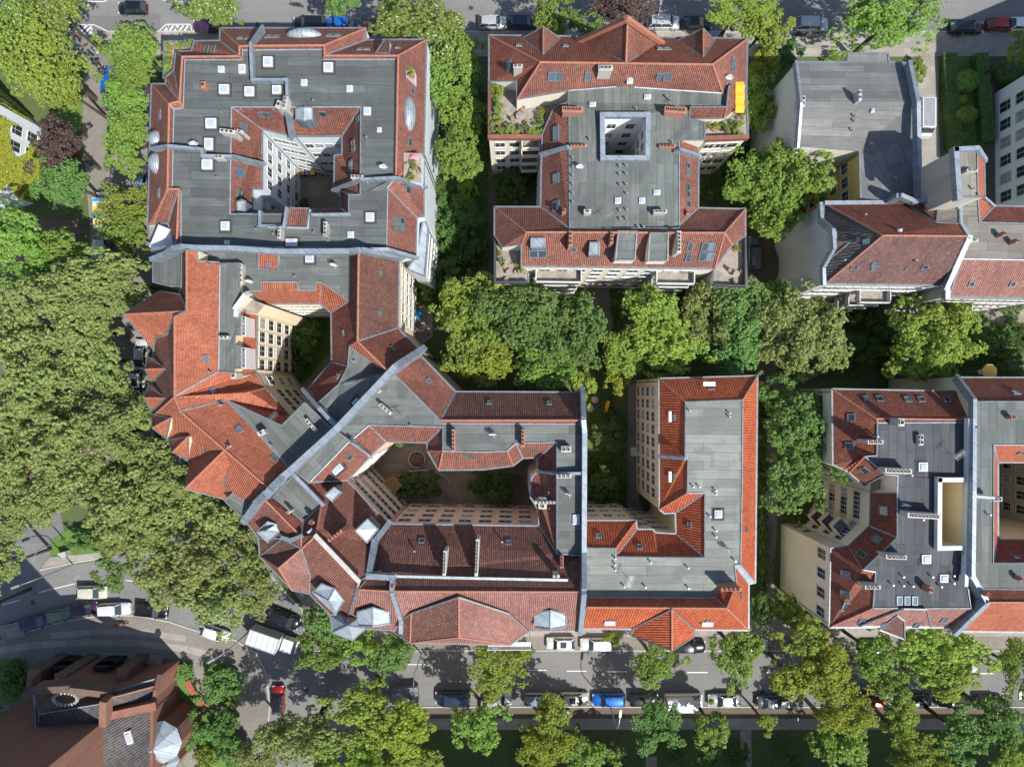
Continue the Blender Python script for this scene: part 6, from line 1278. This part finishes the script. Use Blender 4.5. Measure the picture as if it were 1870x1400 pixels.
TREES = '''
20,60,60,70,W,11,chestnut dotted with white blossom at the top left corner
100,22,52,45,W,11,blossoming chestnut beside the hatched markings at the top left
70,108,80,82,B,12,largest bright green crown at the upper left
112,160,38,44,B,11,green crown reaching over the grass strip on the left
250,92,52,42,L,9,street tree nearest the top street in the left row
238,137,44,38,L,9,second street tree down the left side row
236,182,40,34,L,9,third street tree down the left side row
237,242,46,44,L,9,fourth street tree beside the zinc bay hoods
234,292,34,32,L,9,fifth street tree above the light blue car
240,380,48,42,B,9,yellow-green street tree beside the striped service van
235,425,42,45,L,9,street tree left of the white square parasol
108,268,50,46,R,9,dark purple copper beech at the left
115,330,46,46,D,9,dark green tree just below the copper beech
35,430,62,56,L,11,broad green crown at the left edge below the ivy house
110,455,50,42,L,10,green crown left of the pale parked van
60,500,62,42,L,10,green crown at left merging into the plane trees
395,20,55,34,W,10,chestnut with white blossom above the white block
620,5,30,30,D,9,dark crown cut by the top edge behind the blue car
770,32,92,48,W,11,wide blossoming chestnut between the two upper blocks
815,100,50,48,W,10,chestnut at the head of the middle tree row
845,100,40,40,L,10,pale green crown left of the light shaft house, first
828,165,52,45,L,10,crown in the middle tree row beside the curved zinc dormer
845,220,46,42,L,10,crown in the middle tree row at the planted terrace
838,285,48,44,L,10,lowest crown of the middle tree row
1018,32,42,42,L,9,green street tree behind the left small gable
1075,50,32,26,D,8,dark green tree touching the big cross gable
1140,18,58,36,R,9,dark purple tree behind the big cross gable
1345,15,62,36,B,10,bright crown above the upper right corner of the light shaft house
1395,50,50,40,B,9,bright crown left of the silver estate car
1395,115,30,40,Y,7,yellowish tree between light shaft house and grey gable
1385,185,32,55,B,8,slim green tree beside the yellow awning
1620,38,92,58,L,10,big pale green crown above the grey felt roof
1865,90,25,30,B,8,green crown at the right edge below the red car
1375,320,60,58,L,11,left part crown beside the blank grey gable
1450,320,62,62,L,12,large green crown overlapping the ochre wall
1420,385,62,50,L,11,green crown above the dark grey car
835,560,52,50,B,11,light green crown at the left end of the central grove
880,540,45,42,B,10,light crown below the left roof terrace in the central grove
955,575,82,72,D,12,broad dark green crown in the middle of the central grove
1040,600,58,75,D,12,dark green crown at the right of the central grove
860,620,60,56,L,11,green crown above the pointed end of the central grove
890,665,58,38,Y,11,yellow-green crown at the south edge of the central grove
1000,665,62,42,L,11,green crown above the brown tiled north roof
1062,700,24,36,B,8,small light tree at the brown roof's right corner
1195,570,55,58,B,11,light green crown below the middle of the terrace house
1150,640,48,50,B,11,light green crown right of the grove's dark gap
1215,640,62,48,B,11,light green crown above the orange L-shaped house
1128,690,26,30,Y,9,small yellowish crown over the shaded lawn
1285,580,48,58,P,11,olive green crown in the central row
1345,560,55,50,D,12,dark green crown below the right roof terrace
1345,635,55,50,D,11,dark crown overhanging the orange L-shaped house
1460,585,72,72,P,12,large olive crown south-west of the pale gable
1425,635,52,42,P,11,olive crown just above the long dark tree
1505,635,50,48,P,11,olive crown right of the large olive one
1410,545,40,40,D,10,dark crown between the grove and the pale gable
1700,615,78,72,B,11,large yellow-green crown alone in the right garden
1735,575,30,32,B,10,upper tip crown of the right garden tree
1705,675,32,28,B,9,lower tip crown of the right garden tree
1420,715,40,36,D,10,dark crown at the top right corner of the orange L-shaped house
1455,770,62,58,D,12,dark green crown left of the red dormer roof, upper
1490,830,60,52,D,12,dark green crown left of the red dormer roof, middle
1440,880,55,52,D,12,dark green crown above the bicycle rack
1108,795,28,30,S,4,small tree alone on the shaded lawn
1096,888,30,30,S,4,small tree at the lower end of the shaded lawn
205,1040,36,32,D,6,dark feathery tree overhanging the lamp and cream car
600,1130,45,45,D,9,dark green crown by the zinc turret
590,1185,48,32,L,9,green crown at the corner below the zinc turret
660,1180,40,32,L,9,green crown hanging over the junction by the turret
712,1190,44,42,D,9,green crown left of the broad street bay
918,1215,56,44,B,9,olive green street tree below the scaffold
900,1250,34,28,B,8,lower olive crown over the silver car
1195,1212,44,38,L,7,round street tree below the orange gable tip
1118,1166,17,12,Y,3,tiny yellow-green street tree between the parked cars
1345,1190,44,50,L,8,street tree at the corner below the orange house
1440,1112,34,30,B,5,round bright tree in the small front garden
1392,1110,22,36,D,5,dark tree beside the orange house's east wall
1480,1170,48,42,B,9,bright crown left of the small brown gable
1500,1225,60,50,Y,10,yellow-green crown over the dashed line
1540,1280,60,48,Y,10,yellow-green crown over the lower parking row
1450,1240,40,36,Y,9,yellow-green crown right of the silver sedan
1600,1195,46,42,L,9,green crown in front of the small brown gable
1620,1250,36,34,L,9,green crown over the centre of the street
1700,1185,78,56,B,10,large bright crown right of the small brown gable
1735,1225,60,46,B,10,bright crown above the two black cars
1850,1215,34,50,L,9,green crown at the right edge over the street
870,1325,46,46,L,8,round green tree below the silver car
560,1345,80,52,P,10,pale olive crown at the bottom left of centre
480,1375,44,42,P,9,pale olive crown at the bottom beside the red car
670,1290,60,44,B,10,bright crown below the junction
735,1330,60,50,Y,10,yellow-green crown left of the round green tree
640,1375,70,44,B,10,bright crown at the bottom edge
750,1385,52,34,B,9,bright crown at the bottom edge, further right
1005,1310,40,44,B,8,bright tree below the blue-grey car
1000,1370,52,38,Y,9,yellow-green crown at the bottom centre
1065,1375,46,38,L,8,green crown at the bottom right of centre
1120,1385,28,26,S,5,dark round shrub-like tree at the bottom edge
1192,1318,46,48,D,8,round dark green tree below the black open car
1300,1330,34,38,L,7,green tree below the silver sedan
1290,1385,30,24,S,5,dark tree at the bottom below the silver sedan
1398,1322,18,18,B,5,small round tree on the lower pavement
1535,1345,52,48,L,8,green crown below the yellow-green one
1640,1310,42,36,B,8,bright crown below the red-roofed car
1680,1370,60,42,B,9,bright crown at the bottom edge on the right
1755,1340,56,46,D,8,dark crown below the two black cars
1825,1310,48,46,D,9,dark crown near the lower right corner
1850,1380,40,36,B,9,bright crown in the lower right corner
1448,1388,22,20,S,3,round dark bush tree on the lower lawn
-30,1110,30,36,L,9,crown at the left edge in the big shadow
10,1030,38,34,P,9,plane crown at the left edge above the big shadow
'''
for ln in TREES.strip().split('\n'):
    q = ln.split(',', 6); tree(float(q[0]), float(q[1]), float(q[2]), float(q[3]), q[4], float(q[5]), q[6], 'trees with broad crowns')
PL = '''185,500,70,42|plane crown at the top of the grove, right of the pale van
110,540,58,48|plane crown in the upper part of the grove
215,540,52,42|plane crown beside the grey flat bay roof
30,590,62,56|plane crown at the left edge, upper grove
150,600,64,56|plane crown left of the big orange gable tip
70,660,66,58|plane crown at the left in the middle grove
180,655,56,50|plane crown left of the white panoramic car
210,710,40,36|small plane crown just below the white car
120,725,62,50|plane crown in the middle of the grove
25,740,60,56|plane crown at the left edge, middle grove
265,755,34,34|plane crown at the foot of the small street gables
200,790,62,50|plane crown below the dark gap of the grove
95,810,66,56|plane crown in the lower middle of the grove
20,850,52,56|plane crown at the left edge, lower grove
255,840,58,46|plane crown left of the lower orange gable
160,870,62,54|plane crown above the green traffic island
80,910,58,46|plane crown at the lower left of the grove
20,950,42,42|plane crown by the left edge above the road
230,930,58,50|plane crown right of the traffic island
310,880,56,48|plane crown below the lower orange gable's tip
300,960,66,56|plane crown over the curved road
390,950,56,48|plane crown below the grey bay roof
370,1030,72,60|plane crown over the middle of the curve
450,1010,46,50|plane crown beside the square zinc dormer
300,1050,50,46|plane crown over the black parked car
400,1100,62,44|plane crown over the parked white car on the curve
460,1070,46,44|plane crown left of the junction
210,985,40,28|plane crown over the traffic island path'''
for ln in PL.split('\n'):
    a, l = ln.split('|'); x, y, rx, ry = map(float, a.split(',')); tree(x, y, rx*1.08, ry*1.08, 'P', 11.5+(x*7 % 3), l, 'plane trees of the left grove')
# shrubs and hedges
SH = '''800,350,28,30,S|dark shrub mass between the block and the middle path, upper
835,400,40,36,S|dark shrub thicket beside the middle path
800,430,30,36,S|shrub beside the white block's lower corner
860,450,26,34,S|shrub against the middle path, lower
850,350,20,24,B|yellow-green bush below the middle tree row
820,500,36,30,D|rounded tree-like shrub above the central grove
780,520,28,28,D|shrub by the lower right corner of the white block
930,335,30,28,S|dark shrub in the left notch of the light shaft house
945,352,16,14,B|olive bush in the left notch of the light shaft house
1320,300,26,28,S|shrub in the right notch of the light shaft house
1345,250,30,30,D|shrub below the east terrace
1440,100,26,22,S|dark shrub at the corner of the grey gable
1675,130,18,22,B|light shrub at the grey house's upper right corner
1530,100,20,12,B|small shrub beside the projecting grey roof
1600,585,30,26,S|dark shrub in the right garden, left one
1580,640,36,28,S|dark shrub mass right of the olive crown
1640,660,26,22,S|dark shrub above the row of skylights
1560,570,26,20,S|dark shrub below the striped shaded wall
1800,620,40,28,S|shrub thicket at the right of the garden
1860,610,30,26,S|shrub at the right edge of the garden
1780,640,26,16,D|low shrub below the bicycle yard
1835,650,36,16,S|low shrub row behind the ochre parasol
1395,980,12,30,S|narrow shrub beside the bicycle rack
1395,1040,16,28,S|shrub below the bicycle rack
1395,870,22,30,S|shrub above the bicycle rack
1470,950,22,18,S|shrub at the foot of the cream balcony wall
1100,905,34,16,S|low shrub at the end of the shaded lawn
560,625,32,34,S|courtyard shrub mass on the lawn
575,600,22,16,S|courtyard shrub at the upper end of the lawn
550,665,18,24,S|courtyard shrub at the lower end of the lawn
560,735,22,14,S|courtyard shrub in the lowest corner
750,885,24,24,S|left half of the oval bed's shrubs
780,885,26,24,S|right half of the oval bed's shrubs
880,885,24,30,S|left shrub of the larger court bed
915,890,30,34,S|right shrub of the larger court bed
725,808,16,8,D|small bush in the little bed by the court corner
576,392,12,10,B|leafy plant on the dark roof terrace of the white block
550,372,14,14,S|bush in the white courtyard
25,1240,34,36,S|dark bush in the shaded lawn at the lower left
15,1320,30,36,S|dark bush left of the church
338,1225,16,18,D|hedge block beside the church steps
408,1245,34,38,D|round bush between the paths of the square
405,1325,34,34,S|dark bush below the white bicycle
350,1330,30,30,D|bush against the round church bay
430,1370,30,36,S|dark bush at the bottom of the square
375,1385,24,22,B|light bush at the bottom edge by the church
165,985,40,16,D|low green planting on the traffic island
970,1370,26,24,S|dark bush on the lower lawn, centre
1350,1380,20,22,S|dark bush left of the lower path
1230,1370,24,20,S|dark bush right of the round dark tree
1500,1120,26,18,S|dark bush at the foot of the cream gable wall
1455,1130,26,14,D|low bush in the small front garden
1840,130,24,22,S|clipped round bush right of the hedge garden
1765,148,21,19,L|largest clipped round topiary in the hedge garden
1758,182,9,9,B|small ball topiary in the hedge garden
1764,210,20,16,L|oval clipped topiary in the hedge garden
1762,248,11,9,D|low clipped topiary at the lower end of the hedge garden'''
for ln in SH.split('\n'):
    a, l = ln.split('|'); q = a.split(','); x, y, rx, ry = map(float, q[:4])
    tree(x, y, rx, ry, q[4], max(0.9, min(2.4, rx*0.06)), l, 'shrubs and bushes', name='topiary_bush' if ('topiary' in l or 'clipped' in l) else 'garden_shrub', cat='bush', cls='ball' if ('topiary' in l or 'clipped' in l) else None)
def hedge(x0, y0, x1, y1, w_, h, label):
    rng = random.Random(int(x0)); vs, fs = [], []; a, b = P(x0,y0,0), P(x1,y1,0); d = (b-a); L = d.length; d.normalize(); s = Vector((-d.y,d.x,0)); c0 = (a+b)/2
    for i in range(int(L*w_*260)):
        u, v_, z = rng.uniform(-L/2,L/2), rng.uniform(-w_/2,w_/2), h
        f = rng.random()
        if f < 0.3: v_ = (1 if rng.random() < 0.5 else -1)*w_/2; z = rng.uniform(0.1,h)
        q = d*u+s*v_+Vector((0,0,z+rng.uniform(-.07,.07))); nn = Vector((rng.gauss(0,.5),rng.gauss(0,.5),1 if f >= 0.3 else 0.3)).normalized(); t1 = nn.orthogonal().normalized(); t2 = nn.cross(t1); k = len(vs); r_ = rng.uniform(0.06,0.13)
        vs += [q-t1*r_, q-t2*r_*.8, q+t1*r_, q+t2*r_*.8]; fs.append((k,k+1,k+2,k+3))
    e = tag(empty('hedge', c0), label, 'hedge'); me = mesh_from('foliage', vs, fs, MAT['leaf_dark']); link('foliage', me, e)
    MB().beam((c0+d*L*-.5)-c0+Vector((0,0,h/2)), d*L*.5+Vector((0,0,h/2)), w_*0.85, h*0.92).build('core', MAT['m_lawn'], e)
hedge(1726,104,1737,276,1.9,1.2,'long clipped hedge along the concrete drive'); hedge(1783,104,1796,262,1.7,1.2,'long clipped hedge on the right side of the topiary bed'); hedge(322,1216,350,1216,1.2,1.0,'short clipped hedge by the church corner')
# roof terrace plants
def pots(pts, label, sp, z, r0=9, group='plants on the roof terraces'):
    for i in range(0, len(pts), 2):
        e = tree(pts[i], pts[i+1], r0*(0.8+0.4*(i*0.37 % 1)), r0*(0.8+0.4*(i*0.61 % 1)), 'D', 0.85, ORD[i//2]+' '+label, group, name='potted_plant', cat='potted plant', z0=z, mat=('leaf_lime','leaf_yellow','leaf_dark','leaf_bright')[(i//2) % 4])
        link('pot', POT, e)
POT = MB().cyl((0,0,0),(0,0,0.45),0.22,0.3,10).mesh('pot', MAT['ridge_clay'])
pots([902,160,908,172,905,186,912,198,904,210,910,222,903,234,918,240,931,236,944,240,957,237,970,240,981,236,992,208,987,222,912,164], 'planter bush edging the west roof terrace of the light shaft house', 'D', 14.6)
pots([1294,228,1306,232,1318,229,1330,235,1342,230,1352,222,1356,205,1360,190,1348,238], 'planter bush edging the east roof terrace of the light shaft house', 'D', 14.6, 8)
pots([909,447,912,462,917,476,945,480,955,491,1340,450,1347,455], 'small plant on the southern corner roof terraces', 'D', 14.4, 6)
pots([306,82,306,96,308,112,306,126,312,134,322,84,336,82,350,80], 'pale bush on the north-west corner roof terrace of the white block', 'D', 13.5, 8)
pots([748,125,752,135,754,298,757,306,752,322,744,326], 'plant on the sunken terraces of the white block', 'D', 18.9, 6)
pots([478,396,486,397,495,396,503,397], 'yellowish planter in the dark roof trough of the white block', 'D', 16.9, 4)
# round flower bed
e = tag(empty('flower_bed', P(762,838,0)), 'round pink flower bed with pale kerb in the courtyard', 'flower bed')
m_ = MB(); n = 28
for i in range(n):
    a, b = 2*math.pi*i/n, 2*math.pi*(i+1)/n; m_.beam((math.cos(a)*1.15, math.sin(a)*1.15, 0.25), (math.cos(b)*1.15, math.sin(b)*1.15, 0.25), 0.14, 0.5)
m_.build('kerb_ring', MAT['cement'], e); fl = link('flowers', crown_mesh('flowers', 1.0, 1600, 0.16, 3, vz=0.3, mat='flower_pink'), e); fl.location = (0, 0, 0.45)
e = tag(empty('garden_wall', P(790,868,0)), 'curved pale garden wall round the oval bed in the courtyard', 'garden wall'); m_ = MB(); pr = None
for i in range(13):
    a = R(150-i*12.5); q = Vector((math.cos(a)*4.0-1.5, math.sin(a)*2.0-1.2, 0.3))
    if pr: m_.beam(pr, q, 0.14, 0.6)
    pr = q
m_.build('wall', MAT['cement'], e)
# ivy on the left house and loose ground cover
def cover(name, regions, n, mat, size, zr, label, seed, kind='stuff'):
    rng = random.Random(seed); vs, fs = [], []
    ar = [abs(r[2]-r[0])*abs(r[3]-r[1]) for r in regions]
    for i in range(n):
        r = rng.choices(regions, ar)[0]; p = P(rng.uniform(r[0],r[2]), rng.uniform(r[1],r[3]), 0)
        hh = noise.noise(Vector((p.x*0.35, p.y*0.35, seed)))
        if hh < -0.12: continue
        p.z = zr*rng.uniform(0.1,1)*(0.4+max(0,hh)*1.8); nn = Vector((rng.gauss(0,.5),rng.gauss(0,.5),1)).normalized(); t1 = Matrix.Rotation(rng.uniform(0,6.28),3,nn) @ nn.orthogonal().normalized(); t2 = nn.cross(t1); k = len(vs); s_ = size*rng.uniform(0.5,1.2)
        vs += [p-t1*s_, p-t2*s_*.7, p+t1*s_, p+t2*s_*.7]; fs.append((k,k+1,k+2,k+3))
    o = link(name, mesh_from(name, vs, fs, MAT[mat])); tag(o, label, 'ground cover', kind=kind)
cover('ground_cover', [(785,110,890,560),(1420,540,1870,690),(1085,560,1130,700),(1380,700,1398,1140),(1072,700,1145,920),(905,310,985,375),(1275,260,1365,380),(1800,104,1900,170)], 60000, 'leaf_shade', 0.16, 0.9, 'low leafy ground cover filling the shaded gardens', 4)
cover('grass_tufts', [(112,104,150,240),(322,1210,440,1400),(-20,1203,50,1290),(92,965,230,1010),(700,1332,1900,1420),(1735,104,1797,290)], 36000, 'leaf_dark', 0.07, 0.22, 'grass growing on the lawns and verges', 5)
def ivy():
    rng = random.Random(8); vs, fs = [], []; b = IV
    for (u, v_) in (('p0','p4'),('p0','p1')):
        A, B = Vector((b.V[u].x,b.V[u].y,0)), Vector((b.V[v_].x,b.V[v_].y,0)); d = B-A; L = d.length; d.normalize(); o_ = Vector((-d.y,d.x,0))
        if b.inside((A+B).x/2+o_.x*.4, (A+B).y/2+o_.y*.4): o_ = -o_
        for i in range(26000):
            s, z = rng.uniform(0,L), rng.uniform(0,17)
            if noise.noise(Vector((s*0.28, z*0.3, 2.2))) < (-0.05 if u+v_ == 'p0p4' else 0.03): continue
            if s < 1.4 and v_ == 'p1': continue
            q = A+d*s+o_*rng.uniform(0.08,0.28)+Vector((0,0,z)); nn = (o_+Vector((rng.gauss(0,.4),rng.gauss(0,.4),rng.gauss(0,.4)+0.5))).normalized(); t1 = nn.orthogonal().normalized(); t2 = nn.cross(t1); k = len(vs); r_ = rng.uniform(0.06,0.15)
            vs += [q-t1*r_-b.base, q-t2*r_-b.base, q+t1*r_-b.base, q+t2*r_-b.base]; fs.append((k,k+1,k+2,k+3))
    link('ivy', mesh_from('ivy', vs, fs, MAT['leaf_ivy']), b.root)
ivy()
